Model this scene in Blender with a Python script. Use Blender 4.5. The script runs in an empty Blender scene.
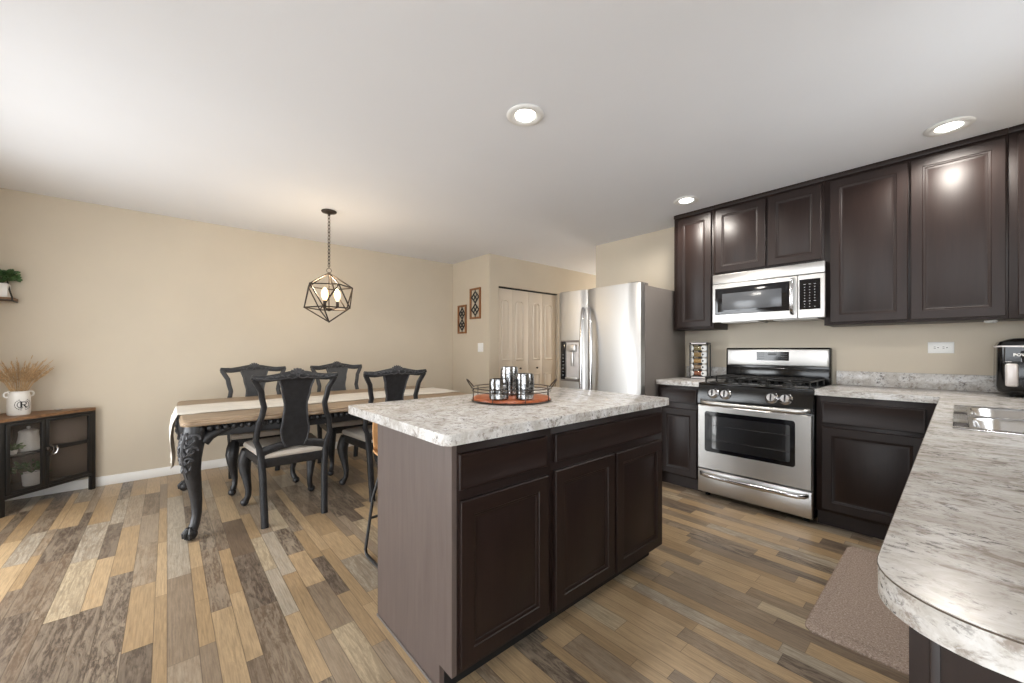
import bpy, bmesh, math, random
from mathutils import Vector, Matrix
random.seed(7)
SC = bpy.context.scene
COL = SC.collection
PI = math.pi

# ------------------------------------------------------------------ camera
cam = bpy.data.cameras.new('camera')
cam.sensor_width = 36.0
cam.lens = 392.14 / 1024 * 36
cam.shift_y = 0.0081
cam.clip_start = 0.02
co = bpy.data.objects.new('camera', cam)
co.location = (0, 0, 1.1815)
co.rotation_euler = (PI / 2, 0, 0.8495)
COL.objects.link(co)
SC.camera = co

# ------------------------------------------------------------------ exposure, world, big lights
SC.view_settings.view_transform = 'Standard'
SC.view_settings.look = 'None'
SC.view_settings.gamma = 1
SC.view_settings.use_curve_mapping = False
SC.view_settings.exposure = 1.1
try:
    SC.cycles.use_denoising = True
    SC.cycles.max_bounces = 10
    SC.cycles.diffuse_bounces = 6
    SC.cycles.sample_clamp_indirect = 8
    SC.cycles.caustics_reflective = False
    SC.cycles.caustics_refractive = False
except Exception:
    pass
wd = bpy.data.worlds.new('sky_fill')
SC.world = wd
wd.use_nodes = True
wd.node_tree.nodes['Background'].inputs[0].default_value = (0.91, 0.955, 1.0, 1)
wd.node_tree.nodes['Background'].inputs[1].default_value = 2.8  # even dome, fills the room through the sides without walls

def area(name, loc, rot, sx, sy, power, color):
    l = bpy.data.lights.new(name, 'AREA')
    l.shape = 'RECTANGLE'; l.size = sx; l.size_y = sy
    l.energy = power; l.color = color
    o = bpy.data.objects.new(name, l)
    o.location = loc; o.rotation_euler = rot
    COL.objects.link(o)
    return o

# daylight through the patio door; the sink-side and hall panels are added fill
area('daylight_patio_door', (-3.10, -1.42, 1.05), (PI / 2, 0, 0), 1.8, 2.0, 24, (0.96, 0.985, 1.0))
area('fill_sink_side', (0.80, 2.35, 1.65), (PI / 2, 0, PI / 2), 1.0, 1.0, 7, (0.95, 0.98, 1.0))  # unseen source, added to brighten the far end
area('fill_hall', (-3.45, 6.44, 1.5), (-PI / 2, 0, 0), 0.9, 1.6, 13, (1.0, 0.94, 0.85))  # added warm panel before a closed wall, brightens the closet door

# ------------------------------------------------------------------ material helpers
def s2l(c):
    return c / 12.92 if c <= 0.04045 else ((c + 0.055) / 1.055) ** 2.4
def rgb(r, g, b):
    return (s2l(r / 255), s2l(g / 255), s2l(b / 255), 1)

class NT:
    """small node-graph helper"""
    def __init__(self, name):
        self.m = bpy.data.materials.new(name)
        self.m.use_nodes = True
        self.t = self.m.node_tree
        self.b = self.t.nodes['Principled BSDF']
    def n(self, typ, **kw):
        nd = self.t.nodes.new(typ)
        for k, v in kw.items():
            setattr(nd, k, v)
        return nd
    def link(self, a, b):
        self.t.links.new(a, b)
    def _set(self, sock, v):
        if isinstance(v, bpy.types.NodeSocket):
            self.link(v, sock)
        else:
            sock.default_value = v
    def math(self, op, a, b=0.0, c=0.0):
        nd = self.n('ShaderNodeMath', operation=op)
        self._set(nd.inputs[0], a); self._set(nd.inputs[1], b); self._set(nd.inputs[2], c)
        return nd.outputs[0]
    def coord(self, scale=(1, 1, 1), loc=(0, 0, 0), rot=(0, 0, 0)):
        tc = self.n('ShaderNodeTexCoord')
        mp = self.n('ShaderNodeMapping')
        mp.inputs['Scale'].default_value = scale
        mp.inputs['Location'].default_value = loc
        mp.inputs['Rotation'].default_value = rot
        self.link(tc.outputs['Object'], mp.inputs[0])
        return mp.outputs[0]
    def noise(self, vec, scale, detail=3, rough=0.5, dist=0.0):
        nd = self.n('ShaderNodeTexNoise')
        self.link(vec, nd.inputs['Vector'])
        nd.inputs['Scale'].default_value = scale
        nd.inputs['Detail'].default_value = detail
        nd.inputs['Roughness'].default_value = rough
        nd.inputs['Distortion'].default_value = dist
        return nd.outputs[0]
    def ramp(self, fac, stops, interp='LINEAR'):
        nd = self.n('ShaderNodeValToRGB')
        cr = nd.color_ramp
        cr.interpolation = interp
        while len(cr.elements) < len(stops):
            cr.elements.new(0.5)
        for e, (p, c) in zip(cr.elements, stops):
            e.position = p
            e.color = c if len(c) == 4 else (*c, 1)
        self.link(fac, nd.inputs[0])
        return nd.outputs[0]
    def mix(self, fac, a, b, mode='MIX'):
        nd = self.n('ShaderNodeMix', data_type='RGBA', blend_type=mode)
        self._set(nd.inputs[0], fac)
        self._set(nd.inputs[6], a); self._set(nd.inputs[7], b)
        return nd.outputs[2]
    def bump(self, h, strength=0.1, dist=0.01):
        nd = self.n('ShaderNodeBump')
        nd.inputs['Strength'].default_value = strength
        nd.inputs['Distance'].default_value = dist
        self.link(h, nd.inputs['Height'])
        self.link(nd.outputs[0], self.b.inputs['Normal'])
    def set(self, **kw):
        for k, v in kw.items():
            self._set(self.b.inputs[k.replace('_', ' ')], v)
        return self.m

def g(v):
    return (v, v, v, 1)

def flat(name, c, rough=0.5, metal=0.0, var=0.06, scale=8, bump=0.0, bscale=60, **kw):
    t = NT(name)
    v = t.coord()
    n = t.noise(v, scale, 3)
    dark = tuple(x * (1 - var) for x in c[:3]) + (1,)
    lite = tuple(min(1, x * (1 + var)) for x in c[:3]) + (1,)
    t.set(Base_Color=t.ramp(n, [(0.3, dark), (0.7, lite)]), Roughness=rough, Metallic=metal)
    if bump:
        t.bump(t.noise(v, bscale, 3), bump, 0.004)
    if kw:
        t.set(**kw)
    return t.m

M = {}
M['wall'] = flat('wall_paint', rgb(201, 190, 172), 0.55, var=0.02, scale=3, bump=0.04, bscale=220)
M['ceil'] = flat('ceiling_paint', rgb(230, 232, 237), 0.8, var=0.01, scale=2)
M['skyblock'] = flat('sky_block_grey', rgb(150, 146, 140), 0.85, var=0.08)
M['bouncefloor'] = flat('pale_bounce_floor', rgb(222, 217, 208), 0.9, var=0.05, scale=90)
M['white'] = flat('white_paint', rgb(232, 232, 230), 0.4, var=0.01)
M['door'] = flat('door_paint', rgb(222, 211, 196), 0.4, var=0.01)
M['plastic'] = flat('white_plastic', rgb(236, 236, 234), 0.35, var=0.01)
M['black'] = flat('black_enamel', rgb(11, 11, 12), 0.14, var=0.1)
M['blackmetal'] = flat('black_metal', rgb(30, 29, 29), 0.4, var=0.1)
M['bronze'] = flat('bronze_metal', rgb(66, 58, 52), 0.38, 0.7, var=0.15)
M['iron'] = flat('cast_iron', rgb(20, 20, 20), 0.35, var=0.15)
M['screen'] = flat('display_glass', rgb(18, 18, 22), 0.08, var=0.05)
M['chrome'] = flat('chrome_metal', rgb(206, 206, 208), 0.2, 1.0, var=0.02)
M['seam'] = flat('brown_seam', rgb(84, 72, 60), 0.6)
M['rubber'] = flat('dark_gap', rgb(12, 12, 12), 0.7)
M['ceramic'] = flat('white_ceramic', rgb(226, 224, 220), 0.3, var=0.03, scale=14)
M['greyink'] = flat('grey_ink', rgb(70, 68, 66), 0.6)
M['ink'] = flat('black_ink', rgb(30, 30, 30), 0.6)
M['dotink'] = flat('pale_ink', rgb(190, 190, 190), 0.5)
M['leaf'] = flat('green_leaf', rgb(74, 104, 62), 0.5, var=0.35, scale=40)
M['leafpale'] = flat('sage_leaf', rgb(112, 136, 92), 0.5, var=0.35, scale=40)
M['pampas'] = flat('dried_grass', rgb(190, 160, 122), 0.8, var=0.25, scale=60)
M['silverpanel'] = flat('silver_grip', rgb(205, 200, 198), 0.35, 0.3, var=0.03)
M['soil'] = flat('dark_soil', rgb(58, 46, 38), 0.9, var=0.3)

def steel(name, c=(0.57, 0.56, 0.545), rough=0.36, axis='z'):
    t = NT(name)
    sc = {'z': (160, 160, 1.5), 'x': (1.5, 160, 160)}[axis]
    n = t.noise(t.coord(sc), 3, 2)
    t.set(Base_Color=t.ramp(n, [(0.3, (*[k * 0.97 for k in c], 1)), (0.7, (*c, 1))]), Metallic=1.0,
          Roughness=t.math('MULTIPLY_ADD', n, 0.05, rough - 0.025))
    return t.m
M['steel'] = steel('brushed_steel', (0.54, 0.53, 0.515), 0.40)
M['steelx'] = steel('brushed_steel_horizontal', axis='x')
M['sink'] = steel('satin_sink_steel', (0.66, 0.66, 0.67), 0.2, 'x')
M['fridgeside'] = flat('fridge_grey_paint', rgb(122, 115, 110), 0.40, 0.25, var=0.03, scale=5)

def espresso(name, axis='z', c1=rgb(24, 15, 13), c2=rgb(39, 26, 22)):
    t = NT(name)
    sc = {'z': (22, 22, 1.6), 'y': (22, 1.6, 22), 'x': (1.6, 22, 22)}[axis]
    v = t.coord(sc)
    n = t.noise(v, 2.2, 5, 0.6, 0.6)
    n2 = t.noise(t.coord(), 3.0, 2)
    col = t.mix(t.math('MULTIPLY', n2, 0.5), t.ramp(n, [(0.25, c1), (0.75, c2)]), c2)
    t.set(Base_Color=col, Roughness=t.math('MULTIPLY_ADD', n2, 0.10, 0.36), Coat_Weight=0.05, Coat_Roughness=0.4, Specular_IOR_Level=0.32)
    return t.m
M['esp'] = espresso('espresso_wood')
M['espx'] = espresso('espresso_wood_rail', 'x')
M['espy'] = espresso('espresso_wood_drawer', 'y')
M['espglare'] = espresso('espresso_panel_glare', 'z', rgb(82, 71, 66), rgb(102, 90, 85))  # window glare is put into this paler panel colour

def granite(name, stretch, fine=1.0):
    t = NT(name)
    v = t.coord(stretch)
    v2 = t.coord()
    big = t.noise(v, 11.0 * fine, 6, 0.70, 0.6)
    mid = t.noise(v, 27 * fine, 7, 0.70, 0.7)
    col = t.ramp(big, [(0.32, rgb(168, 161, 153)), (0.48, rgb(194, 190, 185)), (0.66, rgb(217, 216, 215))])
    blot = t.ramp(mid, [(0.52, g(0)), (0.63, g(1))])
    col = t.mix(t.math('MULTIPLY', blot, 0.72), col, rgb(122, 108, 96))
    vein = t.ramp(t.noise(v, 38 * fine, 5, 0.7, 1.2), [(0.53, g(0)), (0.62, g(1))])
    col = t.mix(t.math('MULTIPLY', vein, 0.45), col, rgb(222, 221, 220))
    spk = t.ramp(t.noise(v, 85 * fine, 4, 0.75, 0.4), [(0.545, g(0)), (0.61, g(1))])
    reg = t.ramp(t.noise(v2, 11, 4, 0.6), [(0.42, g(0.05)), (0.60, g(1))])
    col = t.mix(t.math('MULTIPLY', t.math('MULTIPLY', spk, reg), 0.85), col, rgb(76, 72, 71))
    t.set(Base_Color=col, Roughness=0.22, Specular_IOR_Level=0.45)
    return t.m
M['granite'] = granite('speckled_laminate', (1.0, 1.0, 1.0))
M['granitestreak'] = granite('streaked_laminate', (0.70, 1.2, 1.2), 1.0)

def floor_mat():
    t = NT('rustic_plank_floor')
    tc = t.n('ShaderNodeTexCoord')
    sp = t.n('ShaderNodeSeparateXYZ')
    t.link(tc.outputs['Object'], sp.inputs[0])
    x, y = sp.outputs[0], sp.outputs[1]
    def white(a, b):
        cb = t.n('ShaderNodeCombineXYZ')
        t._set(cb.inputs[0], a); t._set(cb.inputs[1], b)
        w = t.n('ShaderNodeTexWhiteNoise', noise_dimensions='2D')
        t.link(cb.outputs[0], w.inputs['Vector'])
        return w.outputs['Value']
    P = 0.225
    q = t.math('DIVIDE', y, P)
    row = t.math('FLOOR', q)
    fr = t.math('SUBTRACT', q, row)
    # two split lines at random places inside each row
    b1 = t.math('MULTIPLY_ADD', white(row, 3.3), 0.24, 0.20)
    b2 = t.math('MULTIPLY_ADD', white(row, 7.7), 0.24, 0.58)
    g1 = t.math('GREATER_THAN', fr, b1)
    g2 = t.math('GREATER_THAN', fr, b2)
    strip = t.math('ADD', t.math('MULTIPLY', row, 3.0), t.math('ADD', g1, g2))
    L = t.math('MULTIPLY_ADD', white(strip, 1.7), 0.46, 0.30)
    u = t.math('ADD', t.math('DIVIDE', x, L), t.math('MULTIPLY', white(strip, 5.1), 13.0))
    seg = t.math('FLOOR', u)
    fu = t.math('SUBTRACT', u, seg)
    h = white(strip, t.math('ADD', seg, 0.37))
    h2 = white(strip, t.math('ADD', seg, 40.61))
    base = t.ramp(h, [(0.0, rgb(190, 163, 127)), (0.22, rgb(174, 147, 112)), (0.36, rgb(94, 80, 69)),
                      (0.50, rgb(150, 132, 112)), (0.62, rgb(180, 168, 150)), (0.74, rgb(116, 98, 81)),
                      (0.86, rgb(194, 176, 147)), (0.93, rgb(140, 120, 98))], 'CONSTANT')
    # worn, patchy paint drawn out along the board, shifted for each board
    cb = t.n('ShaderNodeCombineXYZ')
    t._set(cb.inputs[0], t.math('ADD', x, t.math('MULTIPLY', h2, 30.0)))
    t._set(cb.inputs[1], t.math('MULTIPLY', y, 5.5))
    t._set(cb.inputs[2], t.math('MULTIPLY', h, 9.0))
    pv = cb.outputs[0]
    worn = t.ramp(t.noise(pv, 5.0, 6, 0.70, 0.9), [(0.46, g(0)), (0.56, g(1))])
    fine = t.ramp(t.noise(pv, 17, 5, 0.70, 0.4), [(0.47, g(0)), (0.56, g(1))])
    isdark = t.math('LESS_THAN', t.math('ABSOLUTE', t.math('SUBTRACT', h, 0.46)), 0.10)
    isdark = t.math('MAXIMUM', isdark, t.math('LESS_THAN', t.math('ABSOLUTE', t.math('SUBTRACT', h, 0.79)), 0.06))
    isdark = t.math('MAXIMUM', isdark, t.math('GREATER_THAN', h, 0.92))
    tint = t.mix(isdark, rgb(130, 112, 92), rgb(176, 160, 139))
    wf = t.math('MULTIPLY', t.math('MAXIMUM', worn, t.math('MULTIPLY', fine, 0.7)), t.math('MULTIPLY_ADD', h2, 0.42, 0.30))
    wf = t.math('MULTIPLY', wf, t.math('MULTIPLY_ADD', t.math('GREATER_THAN', h, 0.36), 0.62, 0.38))
    col = t.mix(wf, base, tint)
    cb2 = t.n('ShaderNodeCombineXYZ')
    t._set(cb2.inputs[0], t.math('ADD', t.math('MULTIPLY', x, 3.0), t.math('MULTIPLY', h, 17.0)))
    t._set(cb2.inputs[1], t.math('MULTIPLY', y, 60.0))
    grain = t.noise(cb2.outputs[0], 2.6, 4, 0.65, 0.4)
    gr = t.ramp(grain, [(0.30, g(0.70)), (0.60, g(1.05))])
    col = t.mix(1.0, col, gr, 'MULTIPLY')
    # thin dark joints: along the strip edges and at the board ends
    def near(v, w):
        return t.math('LESS_THAN', t.math('ABSOLUTE', v), w)
    j = t.math('ADD', near(t.math('SUBTRACT', fr, b1), 0.007), near(t.math('SUBTRACT', fr, b2), 0.007))
    j = t.math('ADD', j, near(t.math('SUBTRACT', t.math('PINGPONG', fr, 0.5), 0.0), 0.007))
    j = t.math('ADD', j, t.math('LESS_THAN', t.math('MULTIPLY', fu, L), 0.0022))
    j = t.math('MINIMUM', j, 1.0)
    col = t.mix(t.math('MULTIPLY', j, 0.55), col, rgb(70, 56, 44))
    t.set(Base_Color=col, Roughness=t.math('MULTIPLY_ADD', grain, 0.14, 0.26), Specular_IOR_Level=0.5)
    t.bump(t.math('SUBTRACT', t.math('MULTIPLY', grain, 0.4), j), 0.12, 0.002)
    return t.m
M['floor'] = floor_mat()

def wood(name, c1, c2, axis='y', rough=0.4):
    t = NT(name)
    sc = {'x': (1.2, 14, 14), 'y': (14, 1.2, 14), 'z': (14, 14, 1.2)}[axis]
    n = t.noise(t.coord(sc), 3.5, 6, 0.65, 0.8)
    t.set(Base_Color=t.ramp(n, [(0.28, c1), (0.70, c2)]), Roughness=rough)
    return t.m
M['tabletop'] = wood('weathered_table_wood', rgb(118, 100, 82), rgb(172, 150, 124), 'y', 0.45)
M['oak'] = wood('oak_wood', rgb(98, 70, 48), rgb(144, 108, 76), 'y', 0.5)
M['traywood'] = wood('red_brown_wood', rgb(128, 60, 30), rgb(186, 100, 56), 'x', 0.3)
M['stoolwood'] = wood('bent_plywood', rgb(176, 128, 84), rgb(208, 162, 112), 'z', 0.4)
M['framewood'] = wood('brown_frame_wood', rgb(104, 66, 36), rgb(158, 106, 62), 'z', 0.5)

def black_paint_wood():
    t = NT('distressed_black_paint')
    n = t.noise(t.coord(), 26, 5, 0.65)
    t.set(Base_Color=t.ramp(n, [(0.35, rgb(23, 23, 25)), (0.75, rgb(42, 42, 45))]), Roughness=0.42)
    return t.m
M['chairblack'] = black_paint_wood()
M['carving'] = flat('lighter_black_paint', rgb(60, 60, 63), 0.42, var=0.35, scale=45)  # lighter tone of the black paint for raised carving and edging

def fabric(name, c, sc=240):
    t = NT(name)
    v = t.coord()
    w = t.noise(v, sc, 2)
    n = t.noise(v, 9, 3)
    d = tuple(k * 0.82 for k in c[:3]) + (1,)
    t.set(Base_Color=t.mix(0.25, t.ramp(n, [(0.3, d), (0.7, c)]), t.ramp(w, [(0.35, d), (0.65, c)])), Roughness=0.85)
    t.bump(w, 0.25, 0.002)
    return t.m
M['seat'] = fabric('grey_beige_upholstery', rgb(196, 188, 178))
M['lace'] = fabric('cream_lace', rgb(226, 221, 212), 120)
def mat_mat():
    t = NT('tweed_mat')
    v = t.coord()
    w = t.noise(v, 150, 3, 0.8)
    w2 = t.noise(t.coord((1, 3, 1)), 60, 3)
    c = t.ramp(w, [(0.34, rgb(118, 99, 89)), (0.52, rgb(176, 157, 144)), (0.66, rgb(212, 198, 186))])
    t.set(Base_Color=t.mix(0.25, c, t.ramp(w2, [(0.3, rgb(130, 110, 98)), (0.7, rgb(186, 168, 154))])), Roughness=0.75)
    t.bump(w, 0.3, 0.003)
    return t.m
M['mat'] = mat_mat()

def mercury():
    t = NT('mercury_glass')
    v = t.coord()
    n = t.noise(v, 38, 4, 0.7)
    t.set(Base_Color=t.ramp(n, [(0.40, g(0.05)), (0.55, g(0.32)), (0.72, g(0.75))]), Metallic=0.9,
          Roughness=t.math('MULTIPLY_ADD', n, 0.25, 0.02), Coat_Weight=0.6, Coat_Roughness=0.03)
    t.bump(t.noise(v, 60, 2), 0.35, 0.004)
    return t.m
M['mercury'] = mercury()

def see_through(name, tint, gloss=0.12, rough=0.05, opaque=0.0, ocol=g(0.1)):
    t = NT(name)
    tr = t.n('ShaderNodeBsdfTransparent'); tr.inputs[0].default_value = tint
    gl = t.n('ShaderNodeBsdfGlossy'); gl.inputs['Roughness'].default_value = rough
    df = t.n('ShaderNodeBsdfDiffuse'); df.inputs[0].default_value = ocol
    m1 = t.n('ShaderNodeMixShader'); m1.inputs[0].default_value = gloss
    m2 = t.n('ShaderNodeMixShader'); m2.inputs[0].default_value = opaque
    t.link(tr.outputs[0], m1.inputs[1]); t.link(gl.outputs[0], m1.inputs[2])
    t.link(m1.outputs[0], m2.inputs[1]); t.link(df.outputs[0], m2.inputs[2])
    t.link(m2.outputs[0], t.t.nodes['Material Output'].inputs[0])
    return t.m
M['meshglass'] = see_through('dark_mesh_pane', (0.90, 0.89, 0.88, 1), 0.04, 0.15, 0.13, rgb(120, 112, 106))
M['clear'] = see_through('clear_glass', (0.96, 0.97, 0.97, 1), 0.10, 0.03)
M['ovenglass'] = see_through('oven_glass', (0.30, 0.31, 0.33, 1), 0.28, 0.06)
M['bottleglass'] = see_through('jar_glass', (0.92, 0.9, 0.86, 1), 0.12, 0.05)

def emit(name, c, s):
    t = NT(name)
    t.set(Base_Color=c, Emission_Color=c, Emission_Strength=s)
    return t.m
M['lamp'] = emit('lit_lens', (1, 0.97, 0.92, 1), 9)
M['bulb'] = emit('lit_bulb', (1, 0.76, 0.46, 1), 0.95)

# ------------------------------------------------------------------ mesh builder
def frame_of(d):
    d = d.normalized()
    a = Vector((0, 0, 1)) if abs(d.z) < 0.9 else Vector((1, 0, 0))
    u = d.cross(a).normalized()
    return u, u.cross(d).normalized()

class MB:
    def __init__(self):
        self.v = []; self.f = []; self.mi = []; self.m = 0
    def use(self, i):
        self.m = i; return self
    def add(self, vs, fs):
        k = len(self.v)
        self.v += [tuple(p) for p in vs]
        for f in fs:
            self.f.append([i + k for i in f]); self.mi.append(self.m)
        return self
    def box(self, x0, x1, y0, y1, z0, z1, bev=0.0, mat=None, seg=2):
        bm = bmesh.new()
        vs = [bm.verts.new((x, y, z)) for x in (min(x0, x1), max(x0, x1)) for y in (min(y0, y1), max(y0, y1)) for z in (min(z0, z1), max(z0, z1))]
        for f in ((0, 1, 3, 2), (4, 6, 7, 5), (0, 4, 5, 1), (2, 3, 7, 6), (0, 2, 6, 4), (1, 5, 7, 3)):
            bm.faces.new([vs[i] for i in f])
        if bev:
            bev = min(bev, 0.45 * min(abs(x1 - x0), abs(y1 - y0), abs(z1 - z0)))
            bmesh.ops.bevel(bm, geom=list(bm.edges), offset=bev, segments=seg, profile=0.5, affect='EDGES')
        self.frombm(bm, mat)
        return self
    def frombm(self, bm, mat=None):
        bm.verts.index_update()
        vs = [(mat @ v.co) if mat else v.co.copy() for v in bm.verts]
        self.add(vs, [[v.index for v in f.verts] for f in bm.faces])
        bm.free()
    def ring_loft(self, rings, closed=False, caps=True):
        n = len(rings[0]); vs = [p for r in rings for p in r]; fs = []
        R = len(rings)
        for i in range(R if closed else R - 1):
            a, b = i * n, ((i + 1) % R) * n
            for j in range(n):
                fs.append((a + j, a + (j + 1) % n, b + (j + 1) % n, b + j))
        if caps and not closed:
            fs.append(tuple(reversed(range(n)))); fs.append(tuple(range((R - 1) * n, R * n)))
        return self.add(vs, fs)
    def tube(self, pts, r, n=8, closed=False):
        pts = [Vector(p) for p in pts]; rings = []; u = None; N = len(pts)
        for i, p in enumerate(pts):
            if closed: d = pts[(i + 1) % N] - pts[i - 1]
            else: d = pts[min(i + 1, N - 1)] - pts[max(i - 1, 0)]
            d.normalize()
            if u is None: u, w = frame_of(d)
            else:
                u = (u - d * u.dot(d)).normalized(); w = u.cross(d)
            w = d.cross(u)
            rr = r[i] if isinstance(r, (list, tuple)) else r
            rings.append([p + (u * math.cos(2 * PI * k / n) + w * math.sin(2 * PI * k / n)) * rr for k in range(n)])
        return self.ring_loft(rings, closed)
    def sweep(self, pts, secs, ref, n=12, e=0.6):
        """superellipse sections (a along ref, b across) along a path"""
        pts = [Vector(p) for p in pts]; ref = Vector(ref); rings = []; N = len(pts)
        for i, p in enumerate(pts):
            d = (pts[min(i + 1, N - 1)] - pts[max(i - 1, 0)]).normalized()
            u = (ref - d * ref.dot(d)).normalized(); w = d.cross(u)
            a, b = secs[i]; ring = []
            for k in range(n):
                c, s = math.cos(2 * PI * (k + .5) / n), math.sin(2 * PI * (k + .5) / n)
                ring.append(p + u * (a * math.copysign(abs(c) ** e, c)) + w * (b * math.copysign(abs(s) ** e, s)))
            rings.append(ring)
        return self.ring_loft(rings)
    def lathe(self, prof, c=(0, 0, 0), n=24, mat=None, sx=1.0, sy=1.0):
        rings = []
        for r, z in prof:
            ring = []
            for k in range(n):
                a = 2 * PI * k / n
                p = Vector((r * math.cos(a) * sx, r * math.sin(a) * sy, z))
                if mat: p = mat @ p
                ring.append(p + Vector(c))
            rings.append(ring)
        return self.ring_loft(rings)
    def cyl(self, a, b, r, n=16):
        a, b = Vector(a), Vector(b); u, w = frame_of(b - a)
        R = [[p + (u * math.cos(2 * PI * k / n) + w * math.sin(2 * PI * k / n)) * r for k in range(n)] for p in (a, b)]
        return self.ring_loft(R)
    def ball(self, c, r, n=12, m=8, mat=None):
        rx, ry, rz = r if isinstance(r, (tuple, list)) else (r, r, r)
        rings = []
        for i in range(1, m):
            th = PI * i / m
            ring = []
            for k in range(n):
                a = 2 * PI * k / n
                p = Vector((rx * math.sin(th) * math.cos(a), ry * math.sin(th) * math.sin(a), -rz * math.cos(th)))
                if mat: p = mat @ p
                ring.append(p + Vector(c))
            rings.append(ring)
        return self.ring_loft(rings)
    def prism(self, poly, mat, t):
        """2-D outline (local xy) extruded by t along local z, placed by mat"""
        n = len(poly)
        vs = [mat @ Vector((x, y, 0)) for x, y in poly] + [mat @ Vector((x, y, t)) for x, y in poly]
        fs = [tuple(reversed(range(n))), tuple(range(n, 2 * n))] + [(i, (i + 1) % n, n + (i + 1) % n, n + i) for i in range(n)]
        return self.add(vs, fs)
    def panel(self, o, u, v, w, h, back, rings):
        """a framed board: o corner of the front face, u,v unit axes, normal u x v; rings = [(inset, depth)] nested on the front"""
        o, u, v = Vector(o), Vector(u), Vector(v); nrm = u.cross(v)
        def rect(i, d):
            return [o + u * a + v * b - nrm * d for a, b in ((i, i), (w - i, i), (w - i, h - i), (i, h - i))]
        rr = [rect(0, back), rect(0, 0.003), rect(0.003, 0)] + [rect(i, d) for i, d in rings]
        vs = [p for r in rr for p in r]; fs = [(3, 2, 1, 0)]
        for i in range(len(rr) - 1):
            for j in range(4):
                fs.append((i * 4 + j, i * 4 + (j + 1) % 4, i * 4 + 4 + (j + 1) % 4, i * 4 + 4 + j))
        k = (len(rr) - 1) * 4
        fs.append((k, k + 1, k + 2, k + 3))
        return self.add(vs, fs)
    def build(self, name, mats, parent=None, world=True, sharp=38):
        me = bpy.data.meshes.new(name)
        off = Vector((0, 0, 0))
        if parent is not None and world:
            q = parent
            while q is not None:
                off += q.location; q = q.parent
        me.from_pydata([Vector(p) - off for p in self.v], [], self.f)
        mats = mats if isinstance(mats, (list, tuple)) else [mats]
        for m in mats:
            me.materials.append(M[m] if isinstance(m, str) else m)
        me.polygons.foreach_set('material_index', self.mi)
        bm = bmesh.new(); bm.from_mesh(me)
        bmesh.ops.recalc_face_normals(bm, faces=bm.faces)
        bm.to_mesh(me); bm.free()
        me.polygons.foreach_set('use_smooth', [True] * len(me.polygons))
        me.set_sharp_from_angle(angle=math.radians(sharp))
        me.update()
        o = bpy.data.objects.new(name, me)
        COL.objects.link(o)
        if parent is not None: o.parent = parent
        return o

def tag(o, label=None, cat=None, group=None, kind=None):
    if label: o['label'] = label
    if cat: o['category'] = cat
    if group: o['group'] = group
    if kind: o['kind'] = kind
    return o
def thing(name, label, cat, loc=(0, 0, 0), rz=0.0, group=None):
    o = bpy.data.objects.new(name, None)
    o.empty_display_size = 0.05
    o.location = loc; o.rotation_euler = (0, 0, rz)
    COL.objects.link(o)
    return tag(o, label, cat, group)
def copy_tree(o, parent=None):
    c = o.copy(); COL.objects.link(c)
    if parent is not None: c.parent = parent
    for ch in [x for x in SC.objects if x.parent == o]:
        copy_tree(ch, c)
    return c
def struct(mb, name, mat, parent=None):
    o = mb.build(name, mat, parent)
    if parent is None: o['kind'] = 'structure'
    return o
def text_into(mb, s, mat, size, depth=0.0006, bold=0.0):
    cu = bpy.data.curves.new('lettering', 'FONT')
    cu.body = s; cu.size = size; cu.extrude = depth; cu.align_x = 'CENTER'; cu.align_y = 'CENTER'; cu.offset = bold
    ob = bpy.data.objects.new('lettering', cu); COL.objects.link(ob)
    dg = bpy.context.evaluated_depsgraph_get()
    me = bpy.data.meshes.new_from_object(ob.evaluated_get(dg))
    mb.add([mat @ v.co for v in me.vertices], [list(p.vertices) for p in me.polygons])
    bpy.data.objects.remove(ob); bpy.data.meshes.remove(me); bpy.data.curves.remove(cu)
def lerp(tab, z, smooth=True):
    for (z0, v0), (z1, v1) in zip(tab, tab[1:]):
        if z <= z1:
            f = max(0, (z - z0) / (z1 - z0)); f = f * f * (3 - 2 * f) if smooth else f
            return v0 + (v1 - v0) * f
    return tab[-1][1]
def axes(o, u, v):
    u, v = Vector(u).normalized(), Vector(v).normalized(); w = u.cross(v)
    m = Matrix((u, v, w)).transposed().to_4x4(); m.translation = Vector(o)
    return m

# ------------------------------------------------------------------ room shell
XW, YR, XR, YB = -4.914, 3.8986, 0.572, -1.12     # dining wall, range wall, sink wall, rear wall
YK, XC, XE = 3.158, -4.041, -2.895                # short wall, closet wall, end of the range wall
HC = 2.44
YF, XF = -5.5, 3.6                                # open-plan room behind the camera, outer walls left out to let fill in
struct(MB().box(XW - .1, XR + .1, YB - .1, 6.6, -.08, 0), 'floor', 'floor')
w = MB(); w.box(-1.7, XF + .1, YF - .1, YB - .1, -.08, 0); w.box(XR + .1, XF + .1, YB - .1, .1, -.08, 0)
struct(w, 'floor_family', 'bouncefloor')  # unseen floor, made pale to bounce light into the kitchen
struct(MB().box(XW - .1, XF + .1, YF - .1, 6.6, HC, HC + .08), 'ceiling', 'ceil')
struct(MB().box(XW - .1, XW, YB - .1, YK + .1, 0, HC), 'wall_dining', 'wall')
struct(MB().box(XW - .1, XC - .11, YK, YK + .1, 0, HC), 'wall_short', 'wall')
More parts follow.
